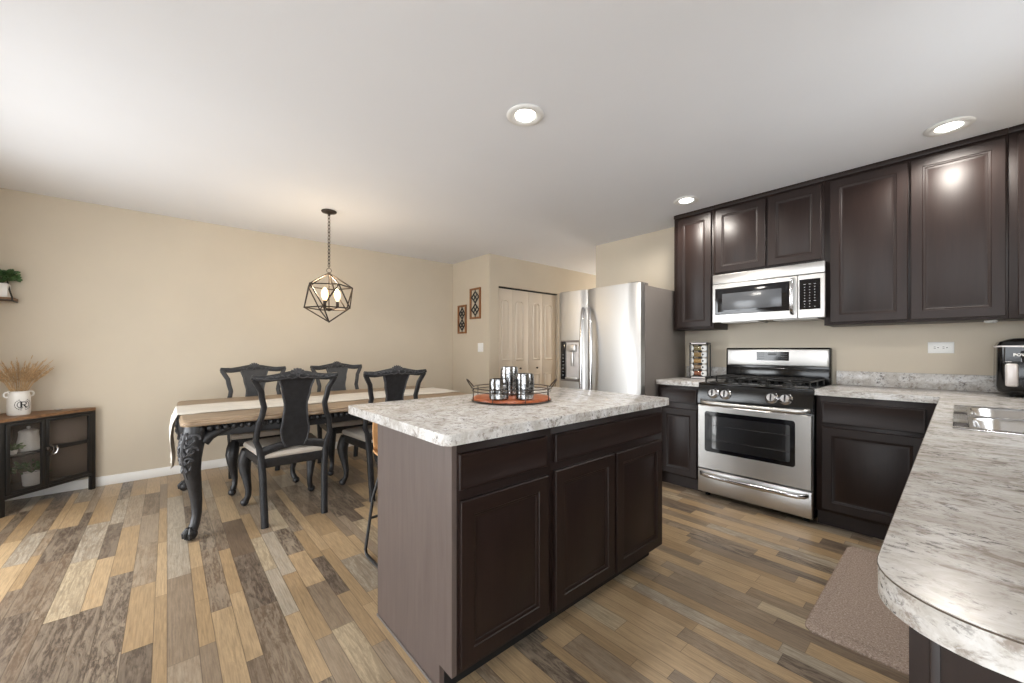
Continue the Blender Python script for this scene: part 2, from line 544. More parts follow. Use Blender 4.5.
# closet wall with the bifold opening
CY0, CY1, CZ = 3.318, 4.50, 2.035
w = MB()
w.box(XC - .11, XC, YK, CY0, 0, HC); w.box(XC - .11, XC, CY1, 6.5, 0, HC); w.box(XC - .11, XC, CY0, CY1, CZ, HC)
struct(w, 'wall_closet', 'wall')
struct(MB().box(XC - .7, XC - .62, YK + .1, 5.2, 0, HC), 'wall_closet_back', 'wall')
w = MB(); w.box(XE, XR + .1, YR, YR + .12, 0, HC); w.box(XE, XE + .12, YR + .12, 6.5, 0, HC)
struct(w, 'wall_range', 'wall')
struct(MB().box(XC - .7, XE + .12, 6.5, 6.6, 0, HC), 'wall_hall_end', 'wall')
# sink wall with an unseen opening added over the sink for fill light
w = MB(); w.box(XR, XR + .1, .0, 1.85, 0, HC); w.box(XR, XR + .1, 2.85, YR, 0, HC)
w.box(XR, XR + .1, 1.85, 2.85, 0, 1.15); w.box(XR, XR + .1, 1.85, 2.85, 2.15, HC)
struct(w, 'wall_sink', 'wall')
struct(MB().box(-9, -1.72, -8, YB - .1, -.30, -.16), 'sky_block_patio', 'skyblock')  # unseen slab, added to hold back sky light from below
struct(MB().box(XR + .12, 6.5, .0, 7.5, -.30, -.16), 'sky_block_side', 'skyblock')  # second added slab, dims what comes in over the sink
struct(MB().box(-1.7, -1.6, YF, YB - .1, 0, HC), 'wall_family_left', 'wall')
# rear wall of the dining room with the patio door
DX0, DX1 = -4.0, -2.2
w = MB(); w.box(XW, DX0, YB - .1, YB, 0, HC); w.box(DX1, -.95, YB - .1, YB, 0, HC); w.box(DX0, DX1, YB - .1, YB, 2.06, HC)
struct(w, 'wall_rear', 'wall')
def casement(name, x0, x1, y0, y1, z0, z1, nx, along):
    m = MB(); t = .045
    for k in range(nx + 1):
        if along == 'x':
            c = x0 + (x1 - x0) * k / nx; c = min(max(c, x0 + t / 2), x1 - t / 2)
            m.box(c - t / 2, c + t / 2, y0, y1, z0, z1)
        else:
            c = y0 + (y1 - y0) * k / nx; c = min(max(c, y0 + t / 2), y1 - t / 2)
            m.box(x0, x1, c - t / 2, c + t / 2, z0, z1)
    for z in (z0, z1 - t): m.box(x0, x1, y0, y1, z, z + t)
    o = m.build(name, 'white'); o['kind'] = 'structure'
    return o
casement('door_2', DX0, DX1, YB - .08, YB - .03, 0, 2.06, 2, 'x')
casement('fill_window_1', XR + .03, XR + .08, 1.85, 2.85, 1.15, 2.15, 2, 'y')  # unseen frame of the added fill opening

# baseboards: a board with a small bevelled top
def base(name, x0, x1, y0, y1):
    m = MB(); m.box(x0, x1, y0, y1, 0, .082, .004)
    struct(m, name, 'white')
base('baseboard_dining', XW, XW + .014, YB, YK)
base('baseboard_short', XW + .014, XC, YK - .014, YK)
base('baseboard_closet', XC, XC + .014, YK, CY0)
base('baseboard_hall', XC, XC + .014, CY1, 6.5)
base('baseboard_rear', XW + .014, DX0, YB, YB + .014)

# bifold closet door: two leaf pairs, every leaf a tall arched panel over a short one
def bifold():
    root = bpy.data.objects.new('door_1', None); COL.objects.link(root)
    root.location = (XC - .05, CY0, 0); root['kind'] = 'structure'
    xf = XC - .045
    cols = [(3.395, 3.545), (3.655, 3.82), (3.99, 4.145), (4.235, 4.41)]
    edges = [CY0 + .008, 3.60, 3.906, 4.19, CY1 - .008]
    for k in range(4):
        y0, y1 = edges[k] + .001, edges[k + 1] - .001
        m = MB(); m.box(xf - .03, xf, y0, y1, .012, CZ - .02, .002)
        p0, p1 = cols[k]
        # moulded panels: a bead around a shallow raised field
        for z0, z1, arch in ((1.03, 1.87, True), (.20, .845, False)):
            def outline(i):
                pts = [(p0 + i, z0 + i), (p1 - i, z0 + i)]
                if arch:
                    c, r = (p0 + p1) / 2, (p1 - p0) / 2 - i
                    pts += [(c + r * math.cos(a), z1 - .05 + (.05 - i * .6) * math.sin(a)) for a in [PI * q / 10 for q in range(11)]]
                else:
                    pts += [(p1 - i, z1 - i), (p0 + i, z1 - i)]
                return pts
            prof = [(0, 0), (.010, .011), (.020, .010), (.032, .0005), (.044, .006)]
            rings = [[Vector((xf + d, y, z)) for y, z in outline(i)] for i, d in prof]
            m.ring_loft(rings)
        leaf = m.build('door_leaf', 'door', root)
        if k in (1, 2):
            kb = MB(); yk = sum(cols[k]) / 2
            kb.cyl((xf, yk, .92), (xf + .016, yk, .92), .006, 10); kb.ball((xf + .024, yk, .92), (.011, .014, .014))
            kb.build('door_knob', 'bronze', leaf)
    t = MB(); t.box(xf - .025, xf + .02, CY0, CY1, CZ - .014, CZ - .001); t.build('door_track', 'rubber', root)
bifold()

# ------------------------------------------------------------------ cabinet helpers
RINGS = [(.052, 0), (.055, .004), (.061, .005), (.066, .010), (.074, .010), (.080, .0075)]
SMALL = [(.010, 0), (.014, .002)]
UPZ = (0, 0, 1)
def board(name, parent, o, u, w, h, mat, rings=RINGS, th=.019):
    m = MB(); m.panel(o, u, UPZ, w, h, th, rings)
    return m.build(name, mat, parent)

# ---- kitchen island (two base units side by side, one worktop)
IX0, IXF, IY0, IY1, IYM = -1.704, -1.100, .703, 2.088, 1.178
def island_unit(y0, y1, label, doors, drawers, near_panel):
    t = thing('island_base_cabinet', label, 'cabinet', ((IX0 + IXF) / 2, (y0 + y1) / 2, 0), group='base units of the kitchen island')
    m = MB()
    b0 = y0 + (.019 if near_panel else 0)
    m.box(IX0, IXF, b0, y1, .098, .876, .0015)
    m.build('carcass', 'espy', t)
    m = MB(); m.box(IX0 + .02, IXF - .075, b0 + .001, y1 - (.0 if near_panel else .004), 0, .098); m.build('toe_kick', 'rubber', t)
    if near_panel:
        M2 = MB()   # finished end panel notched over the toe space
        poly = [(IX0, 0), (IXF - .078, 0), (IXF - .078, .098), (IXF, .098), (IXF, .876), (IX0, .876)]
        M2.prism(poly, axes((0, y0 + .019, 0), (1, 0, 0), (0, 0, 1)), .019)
        M2.build('end_panel', 'espglare', t)
        q = MB(); q.box(IX0 - .002, IXF - .09, y0 - .005, y0 - .0005, 0, .012, .002); q.build('floor_bead', 'fridgeside', t)
    for a, b, z0, z1 in drawers:
        board('drawer_front', t, (IXF + .019, a, z0), (0, 1, 0), b - a, z1 - z0, 'espy', SMALL, .0185)
    for a, b, z0, z1 in doors:
        board('door', t, (IXF + .019, a, z0), (0, 1, 0), b - a, z1 - z0, 'esp', RINGS, .0185)
    return t
island_unit(IY0, IYM, 'espresso island base unit nearest the camera, with glare-paled end panel and single door',
            [(.728, 1.148, .122, .678)], [(.722, 1.142, .716, .836)], True)
island_unit(IYM, IY1, 'espresso island base unit nearer the range, one wide drawer front over two doors',
            [(1.190, 1.606, .108, .686), (1.624, 2.060, .104, .684)], [(1.190, 2.056, .722, .836)], False)

def slab(outline, z0, z1, name, mat, label, cat, bev=.004):
    bm = bmesh.new()
    lo = [bm.verts.new((x, y, z0)) for x, y in outline]; hi = [bm.verts.new((x, y, z1)) for x, y in outline]
    n = len(outline)
    bm.faces.new(list(reversed(lo))); top = bm.faces.new(hi)
    for i in range(n): bm.faces.new((lo[i], lo[(i + 1) % n], hi[(i + 1) % n], hi[i]))
    bmesh.ops.bevel(bm, geom=list(top.edges), offset=bev, segments=2, profile=.5, affect='EDGES')
    m = MB(); m.frombm(bm)
    return tag(m.build(name, mat), label, cat)
def rounded(x0, x1, y0, y1, r, seg=6):
    """r: radii for the corners (x0,y0),(x1,y0),(x1,y1),(x0,y1)"""
    out = []
    for (cx, cy, sx, sy, a0), rr in zip(((x0, y0, 1, 1, PI), (x1, y0, -1, 1, 1.5 * PI), (x1, y1, -1, -1, 0), (x0, y1, 1, -1, .5 * PI)), r):
        if rr <= 0: out.append((cx, cy)); continue
        for k in range(seg + 1):
            a = a0 + .5 * PI * k / seg
            out.append((cx + sx * rr + rr * math.cos(a), cy + sy * rr + rr * math.sin(a)))
    return out
slab(rounded(-1.942, -1.052, .651, 2.100, (.02, .035, .03, .02)), .877, .915, 'island_worktop', 'granite',
     'speckled grey-beige laminate worktop lying on the dark kitchen island', 'countertop')

# ---- base cabinets along the range wall
def wall_base(x0, x1, label, doors, drawers, left_panel=False):
    yf = 3.3086
    t = thing('wall_base_cabinet', label, 'cabinet', ((x0 + x1) / 2, (yf + YR) / 2, 0), group='base cabinets along the range wall')
    m = MB(); m.box(x0, x1, yf, YR - .002, .098, .876, .0015); m.build('carcass', 'esp', t)
    m = MB(); m.box(x0, x1, yf + .035, YR - .004, 0, .098); m.build('toe_kick', 'esp', t)
    for a, b, z0, z1 in drawers: board('drawer_front', t, (a, yf - .019, z0), (1, 0, 0), b - a, z1 - z0, 'espx', SMALL, .0185)
    for a, b, z0, z1 in doors: board('door', t, (a, yf - .019, z0), (1, 0, 0), b - a, z1 - z0, 'esp', RINGS, .0185)
    return t
RX0, RX1 = -1.402, -.640
wall_base(-1.775, RX0 - .006, 'narrow espresso base cabinet between the refrigerator and the range', [(-1.745, -1.428, .112, .680)], [(-1.745, -1.428, .728, .850)])
wall_base(RX1 + .006, -.062, 'espresso base cabinet right of the range, with a wide drawer front over one door', [(-.603, -.122, .120, .668)], [(-.603, -.122, .694, .836)])

# ---- sink run / peninsula base under the long worktop
SY0 = .62
t = thing('sink_base_cabinet', 'dark sink base cabinet run under the long worktop at right', 'cabinet', (.27, 2.1, 0))
m = MB(); m.box(-.002, .565, SY0 + .019, 3.29, .098, .72); m.box(-.002, .565, SY0 + .019, 1.97, .72, .876); m.box(-.002, .565, 2.85, 3.29, .72, .876); m.box(-.002, .012, 1.97, 2.85, .72, .876)
m.build('carcass', 'esp', t)
m = MB(); m.box(.075, .56, SY0 + .02, 3.288, 0, .098); m.build('toe_kick', 'esp', t)
m = MB(); m.prism([(.045, 0), (.565, 0), (.565, .876), (-.036, .876), (-.036, .098), (.045, .098)], axes((0, SY0 + .019, 0), (1, 0, 0), (0, 0, 1)), .019)
for k in range(9): m.box(-.02 + .062 * k, -.012 + .062 * k, SY0 - .003, SY0, .105, .87, .001)
m.build('end_panel', 'esp', t)
for a, b in ((.66, 1.08), (1.10, 1.52), (1.54, 1.98), (2.0, 2.42), (2.44, 2.86), (2.88, 3.24)):
    m = MB(); m.panel((-.021, b, .12), (0, -1, 0), UPZ, b - a, .55, .0185, RINGS); m.build('door', 'esp', t)
    m = MB(); m.panel((-.021, b, .70), (0, -1, 0), UPZ, b - a, .135, .0185, SMALL); m.build('drawer_front', 'espy', t)

# ---- worktops on the range wall; the long one is L-shaped with the sink cut out
slab(rounded(-1.782, RX0 - .003, 3.274, YR - .02, (.006, 0, 0, 0)), .877, .915, 'worktop', 'granite',
     'short laminate worktop between the refrigerator and the range', 'countertop')
SX0, SX1, SYa, SYb = .012, .515, 2.02, 2.80      # cut-out
outl = [(RX1 + .003, 3.274), (-.068, 3.274)]
r = .10; cx, cy = -.068 + r, .588 + r
outl += [(cx + r * math.cos(a), cy + r * math.sin(a)) for a in [PI + .5 * PI * k / 10 for k in range(11)]]
outl += [(XR - .002, .588), (XR - .002, YR - .002), (RX1 + .003, YR - .002)]
def lworktop():
    bm = bmesh.new()
    def face_grid(z):
        # top made of quads around the sink hole
        return z
    n = len(outl)
    lo = [bm.verts.new((x, y, .877)) for x, y in outl]; hi = [bm.verts.new((x, y, .915)) for x, y in outl]
    hl = [bm.verts.new((x, y, .877)) for x, y in ((SX0, SYa), (SX1, SYa), (SX1, SYb), (SX0, SYb))]
    hh = [bm.verts.new((x, y, .915)) for x, y in ((SX0, SYa), (SX1, SYa), (SX1, SYb), (SX0, SYb))]
    side = [bm.faces.new((lo[i], lo[(i + 1) % n], hi[(i + 1) % n], hi[i])) for i in range(n)]
    for i in range(4): bm.faces.new((hl[i], hl[(i + 1) % 4], hh[(i + 1) % 4], hh[i]))
    for ring, hole in ((lo, hl), (hi, hh)):
        # ring order: 0 P(range,front) 1 inner corner 2..12 round end, 13 (XR,.588) 14 (XR,YR) 15 (range,YR)
        bm.faces.new([ring[i] for i in range(1, 14)] + [hole[1], hole[0], hole[3]])
        bm.faces.new([ring[13], ring[14], hole[2], hole[1]])
        bm.faces.new([ring[14], ring[15], ring[0], ring[1], hole[3], hole[2]])
    edges = [e for i in range(13) for e in [bm.edges.get((hi[i], hi[i + 1]))] if e]
    bmesh.ops.bevel(bm, geom=edges, offset=.003, segments=2, profile=.5, affect='EDGES')
    m = MB(); m.frombm(bm)
    o = m.build('worktop', 'granitestreak')
    tag(o, 'long L-shaped laminate worktop with rounded corner, running right of the range and along the sink', 'countertop')
    return o
wt = lworktop()
m = MB(); m.tube([(x, y, .9128) for x, y in outl[1:14]], .0011, 5); m.build('edge_seam', 'seam', wt)
m = MB(); m.box(RX1 + .02, XR - .003, YR - .021, YR - .001, .9155, 1.020, .003); m.build('backsplash', 'granite', wt)
m = MB(); m.box(XR - .022, XR - .002, .60, YR - .022, .9155, 1.020, .003); m.build('side_backsplash', 'granite', wt)
m = MB(); m.box(-1.782, RX0 - .01, YR - .021, YR - .001, .9155, 1.020, .003)
tag(m.build('backsplash_strip', 'granite'), 'short laminate backsplash strip behind the spice rack', 'backsplash')

# ---- double-bowl sink
def sink():
    t = thing('kitchen_sink', 'stainless double-bowl drop-in sink in the long worktop at right', 'sink', (.26, 2.41, .915))
    x0, x1, y0, y1 = -.012, .540, 1.99, 2.832
    m = MB()
    def bowl(m, bx0, bx1, by0, by1, depth):
        rings = []
        for ins, z, rr in ((-.012, .9185, .075), (0, .9165, .07), (.006, .908, .066), (.016, .915 - depth + .05, .06), (.05, .915 - depth + .004, .05), (.10, .915 - depth, .04)):
            rings.append([Vector((x, y, z)) for x, y in rounded(bx0 + ins, bx1 - ins, by0 + ins, by1 - ins, (rr,) * 4, 6)])
        n = len(rings[0]); vs = [p for r_ in rings for p in r_]; fs = []
        for i in range(len(rings) - 1):
            for j in range(n): fs.append((i * n + j, i * n + (j + 1) % n, (i + 1) * n + (j + 1) % n, (i + 1) * n + j))
        fs.append(tuple(range((len(rings) - 1) * n, len(rings) * n)))
        m.add(vs, fs)
    # rim deck built as strips around the bowls
    b1 = (.036, .495, 2.045, 2.385); b2 = (.036, .495, 2.435, 2.785)
    for a in ((x0, x1, y0, b1[2] - .01), (x0, x1, b1[3] + .01, b2[2] - .01), (x0, x1, b2[3] + .01, y1),
              (x0, b1[0] - .01, b1[2] - .011, b1[3] + .011), (b1[1] + .01, x1, b1[2] - .011, b1[3] + .011),
              (x0, b1[0] - .01, b2[2] - .011, b2[3] + .011), (b1[1] + .01, x1, b2[2] - .011, b2[3] + .011)):
        m.box(*a, .9155, .9195, .0015)
    # corner webs between rounded bowl mouths and the square strips
    for b in (b1, b2):
        inner = rounded(b[0] - .012 + .0, b[1] + .012, b[2] - .012, b[3] + .012, (.075,) * 4, 6)
        cs = [(b[0] - .012, b[2] - .012), (b[1] + .012, b[2] - .012), (b[1] + .012, b[3] + .012), (b[0] - .012, b[3] + .012)]
        for k in range(4):
            pts = inner[k * 7:(k + 1) * 7]
            vs = [Vector((*cs[k], .9187))] + [Vector((x, y, .9187)) for x, y in pts]
            m.add(vs, [tuple(range(len(vs)))])
    m.build('rim', 'sink', t)
    for b in (b1, b2):
        m = MB(); bowl(m, *b, .17); bo = m.build('bowl', 'sink', t)
        d = MB(); c = ((b[0] + b[1]) / 2, (b[2] + b[3]) / 2)
        d.lathe([(.001, .7455), (.042, .7455), (.042, .749), (.03, .748), (.001, .7465)], (*c, 0), 20); d.build('drain', 'chrome', bo)
sink()

# ------------------------------------------------------------------ wall cabinets
def upper(x0, x1, z0, label, doors, end=False):
    yf = 3.5815
    t = thing('wall_cabinet', label, 'cabinet', ((x0 + x1) / 2, (yf + YR) / 2, z0), group='espresso wall cabinets')
    m = MB(); m.box(x0, x1, yf, YR - .002, z0, 2.405, .0015)
    m.build('carcass', 'esp', t)
    m = MB(); m.box(x0, x1, yf - .010, YR - .002, 2.405, 2.4385, .003); m.build('top_moulding', 'espx', t)
    for a, b, c, d in doors:
        board('door', t, (a, yf - .019, c), (1, 0, 0), b - a, d - c, 'esp', RINGS, .0185)
    return t
upper(-1.762, -1.407, 1.366, 'tall narrow espresso wall cabinet above the spice rack, at the left end of the row', [(-1.725, -1.424, 1.385, 2.385)])
upper(-1.406, -.642, 1.822, 'short espresso wall cabinet with two doors directly above the microwave', [(-1.388, -1.010, 1.842, 2.385), (-.992, -.656, 1.842, 2.385)])
upper(-.641, .188, 1.358, 'large espresso wall cabinet with two tall doors, right of the microwave', [(-.606, -.212, 1.376, 2.385), (-.200, .180, 1.374, 2.385)])
upper(.189, XR - .003, 1.358, 'espresso corner wall cabinet cut off by the right edge of the photo', [(.222, .54, 1.376, 2.385)])
m = MB(); m.lathe([(.001, 1.3575), (.026, 1.3575), (.028, 1.348), (.02, 1.342), (.001, 1.341)], (.13, 3.70, 0), 20)
tag(m.build('puck_light', 'plastic'), 'small white puck light under the large wall cabinet by the corner', 'light')

# ------------------------------------------------------------------ over-the-range microwave
def microwave():
    x0, x1, yb, yf, z0, z1 = -1.388, -.624, YR - .003, 3.512, 1.414, 1.820
    t = thing('microwave_oven', 'stainless over-the-range microwave with black window and keypad, above the range', 'microwave', ((x0 + x1) / 2, 3.7, z0))
    m = MB(); m.box(x0 + .004, x1 - .004, yf + .012, yb, z0 + .006, z1 - .002, .003)
    m.build('housing', 'black', t)
    zc = 1.732; xd = -.786
    m = MB(); m.box(x0, x1, yf - .004, yf + .03, zc + .003, z1 - .003, .006); m.build('vent_band', 'steelx', t)
    m = MB(); m.panel((x0, yf - .006, z0), (1, 0, 0), UPZ, xd - x0, zc - z0, .03, [(.012, -.001)])
    d = m.build('door', 'steelx', t)
    m = MB(); m.panel((x0 + .022, yf - .010, z0 + .062), (1, 0, 0), UPZ, .535, .222, .01, [(.004, 0), (.02, 0), (.024, -.001)])
    wd_ = m.build('door_window', 'screen', d)
    m = MB(); m.box(-1.308, -.884, yf - .0125, yf - .0105, z0 + .098, z0 + .236, .0008); m.build('inner_screen', flat('grey_screen', rgb(92, 94, 98), .18, var=.04), d)
    m = MB()
    xh = -.815
    zs = [z0 + .036, z0 + .045, z0 + .075, z0 + .165, z0 + .255, z0 + .290, z0 + .300]; ys = [yf - .008, yf - .030, yf - .045, yf - .052, yf - .045, yf - .030, yf - .008]
    m.sweep([(xh, y, z) for y, z in zip(ys, zs)], [(.012, .008)] * 7, (1, 0, 0), 12, .7)
    m.build('handle', 'chrome', d)
    m = MB(); m.panel((xd + .003, yf - .005, z0), (1, 0, 0), UPZ, x1 - xd - .003, zc - z0, .03, [(.01, -.0005)])
    cp = m.build('control_panel', 'steelx', t)
    m = MB(); m.panel((xd + .012, yf - .008, z0 + .062), (1, 0, 0), UPZ, .126, .222, .006, [(.004, 0)]); m.use(1)
    for r in range(9):
        for c in range(3):
            if r in (1,) and c == 2: continue
            w_ = .012 if r in (2, 8) else .0065
            zz = z0 + .080 + r * .0205
            xx = xd + .045 + c * .030
            m.box(xx - w_ / 2, xx + w_ / 2, yf - .0092, yf - .0080, zz, zz + .0035)
    m.build('keypad', ['screen', 'dotink'], cp)
    m = MB(); m.cyl((xd + .113, yf - .008, z0 + .26), (xd + .113, yf - .0105, z0 + .26), .010, 16); m.build('sensor_button', 'black', cp)
    m = MB(); m.box(x0 + .05, x0 + .33, 3.56, 3.80, z0 - .004, z0 + .006); m.build('grease_filter', 'steel', t)
    m = MB(); m.box(x1 - .33, x1 - .05, 3.56, 3.80, z0 - .004, z0 + .006); m.build('grease_filter', 'steel', t)
microwave()

# ------------------------------------------------------------------ gas range
def gas_range():
    x0, x1 = RX0 + .001, RX1 - .001; xc = (x0 + x1) / 2
    yf, yb = 3.262, YR - .004
    t = thing('gas_range', 'stainless freestanding gas range with black cooktop and backguard between base cabinets', 'range', (xc, 3.58, 0))
    m = MB(); m.box(x0, x1, yf + .012, yb, .035, .905, .002); m.build('body', 'black', t)
    for sx in (x0 + .05, x1 - .05):
        for sy in (yf + .06, yb - .06):
            m = MB(); m.lathe([(.018, 0), (.018, .012), (.010, .014), (.010, .036)], (sx, sy, 0), 14); m.build('leg', 'rubber', t)
    # bottom drawer
    m = MB(); m.panel((x0 + .003, yf - .018, .042), (1, 0, 0), UPZ, x1 - x0 - .006, .180, .03, [(.006, -.002)]); dr = m.build('drawer_front', 'steelx', t)
    def bar(z, xa, xb, out, y, r=.010):
        pts = [(xa, y, z + .006), (xa + .012, y - out * .55, z + .003), (xa + .05, y - out * .9, z)]
        pts += [(xa + .05 + (xb - xa - .1) * k / 8, y - out * (.9 + .1 * math.sin(PI * k / 8)), z - .004 * math.sin(PI * k / 8)) for k in range(1, 8)]
        pts += [(xb - .05, y - out * .9, z), (xb - .012, y - out * .55, z + .003), (xb, y, z + .006)]
        q = MB(); q.sweep(pts, [(r * 1.15, r * .8)] * len(pts), (0, 0, 1), 12, .8); return q
    bar(.188, x0 + .030, x1 - .030, .045, yf - .018, .014).build('drawer_handle', 'chrome', dr)
    # oven door
    z0, z1 = .232, .738
    m = MB(); m.panel((x0 + .003, yf - .020, z0), (1, 0, 0), UPZ, x1 - x0 - .006, z1 - z0, .03, [(.006, -.003)]); dd = m.build('oven_door', 'steelx', t)
    m = MB(); wx0, wx1, wz0, wz1 = -1.342, -.738, .372, .692
    out = rounded(wx0, wx1, wz0, wz1, (.02,) * 4, 5); inn = rounded(wx0 + .055, wx1 - .03, wz0 + .03, wz1 - .034, (.012,) * 4, 5)
    vs = [(x, yf - .0245, z) for x, z in out] + [(x, yf - .0255, z) for x, z in inn]; n = len(out)
    m.add(vs, [(i, (i + 1) % n, n + (i + 1) % n, n + i) for i in range(n)]); m.add([(x, yf - .021, z) for x, z in out], [tuple(range(n))])
    m.build('window_frame', 'screen', dd)
    m = MB(); m.add([(x, yf - .0235, z) for x, z in inn], [tuple(range(n))]); m.build('window_glass', 'ovenglass', dd)
    m = MB()
    for z in (.47, .585):
        m.tube([(wx0 + .06, yf - .0225, z), (wx1 - .035, yf - .0225, z)], .0018, 6)
    m.build('oven_rack', 'iron', dd)
    bar(.762, x0 + .030, x1 - .022, .042, yf - .012, .013).build('oven_handle', 'steelx', dd)
    # sloped control panel with four knobs
    m = MB()
    prof = [(yf + .012, .742), (yf - .016, .750), (yf - .016, .790), (yf + .010, .896), (yf + .03, .900), (yf + .03, .742)]
    m.prism(prof, axes((x0, 0, 0), (0, 1, 0), (0, 0, 1)), x1 - x0)
    cp = m.build('control_panel', 'black', t)
    nv = Vector((0, -.106, .026)).normalized(); nv = Vector((0, -(.896 - .790), -(-.026))).normalized()
    for xk in (-1.283, -1.193, -.882, -.797):
        c = Vector((xk, yf - .005, .836))
        R = axes(c, (1, 0, 0), Vector((0, 0, 1)) - nv * nv.z)
        R = axes(c, (1, 0, 0), nv.cross(Vector((1, 0, 0))))
        m = MB(); m.lathe([(.001, 0), (.041, 0), (.042, .006), (.036, .012), (.030, .024), (.026, .029), (.001, .030)], (0, 0, 0), 24, R)
        kb = m.build('knob', 'chrome', t)
        m = MB(); m.box(-.005, .005, -.024, .024, .026, .036, .002, R); m.build('knob_grip', 'black', kb)
    # cooktop
    m = MB(); m.box(x0, x1, yf + .004, yb - .07, .900, .916, .006)
    m.box(x0 + .03, x1 - .03, yf + .05, yb - .10, .915, .918, .001); ct = m.build('cooktop', 'black', t)
    burners = [(xc - .20, yf + .17), (xc + .20, yf + .17), (xc - .20, yf + .42), (xc + .20, yf + .42), (xc, yf + .30)]
    for bx, by in burners:
        m = MB(); m.lathe([(.001, .917), (.045, .917), (.042, .928), (.030, .930), (.030, .937), (.026, .939), (.001, .939)], (bx, by, 0), 20); m.build('burner', ['iron'], ct)
    for gx0, gx1 in ((x0 + .03, xc - .095), (xc - .09, xc + .09), (xc + .095, x1 - .03)):
        m = MB(); gy0, gy1 = yf + .045, yb - .12; zt = .957; rr = .0055
        loop = [(x, y, zt) for x, y in rounded(gx0, gx1, gy0, gy1, (.02,) * 4, 4)]
        m.tube(loop, rr, 6, True)
        cxm = (gx0 + gx1) / 2
        m.tube([(cxm, gy0, zt), (cxm, gy1, zt)], rr, 6)
        for by in (gy0 + (gy1 - gy0) * .25, (gy0 + gy1) / 2, gy0 + (gy1 - gy0) * .75):
            m.tube([(gx0, by, zt), (gx0 + .03, by, zt + .005), (gx1 - .03, by, zt + .005), (gx1, by, zt)], rr, 6)
        for x in (gx0 + .004, gx1 - .004):
            for y in (gy0 + .02, (gy0 + gy1) / 2, gy1 - .02): m.tube([(x, y, zt), (x, y, .916)], .006, 6)
        m.build('grate', 'iron', ct)
    # backguard: black riser, stainless face with display
    ybg = yb - .065
    m = MB(); m.box(x0 + .004, x1 - .004, ybg, yb, .900, 1.198, .012, seg=3)
    m.box(x0 + .01, x1 - .01, ybg - .012, ybg + .01, .915, 1.030, .006); bg = m.build('backguard', 'black', t)
    m = MB(); m.panel((x0 + .016, ybg - .006, 1.046), (1, 0, 0), UPZ, x1 - x0 - .032, .140, .012, [(.010, -.002)]); m.build('backguard_face', 'steelx', bg)
    m = MB(); m.panel((-1.150, ybg - .010, 1.090), (1, 0, 0), UPZ, .238, .076, .006, [(.004, 0)]); m.use(1)
    for k in range(4):
        for zz in (1.106, 1.124, 1.142):
            for xx in (-1.135, -.968):
                m.box(xx + .012 * k, xx + .008 + .012 * k, ybg - .0108, ybg - .0100, zz, zz + .004)
    m.box(-1.062, -1.000, ybg - .0108, ybg - .0100, 1.136, 1.152)
    m.build('display', ['screen', flat('dim_legend', rgb(84, 86, 88), .4)], bg)
gas_range()

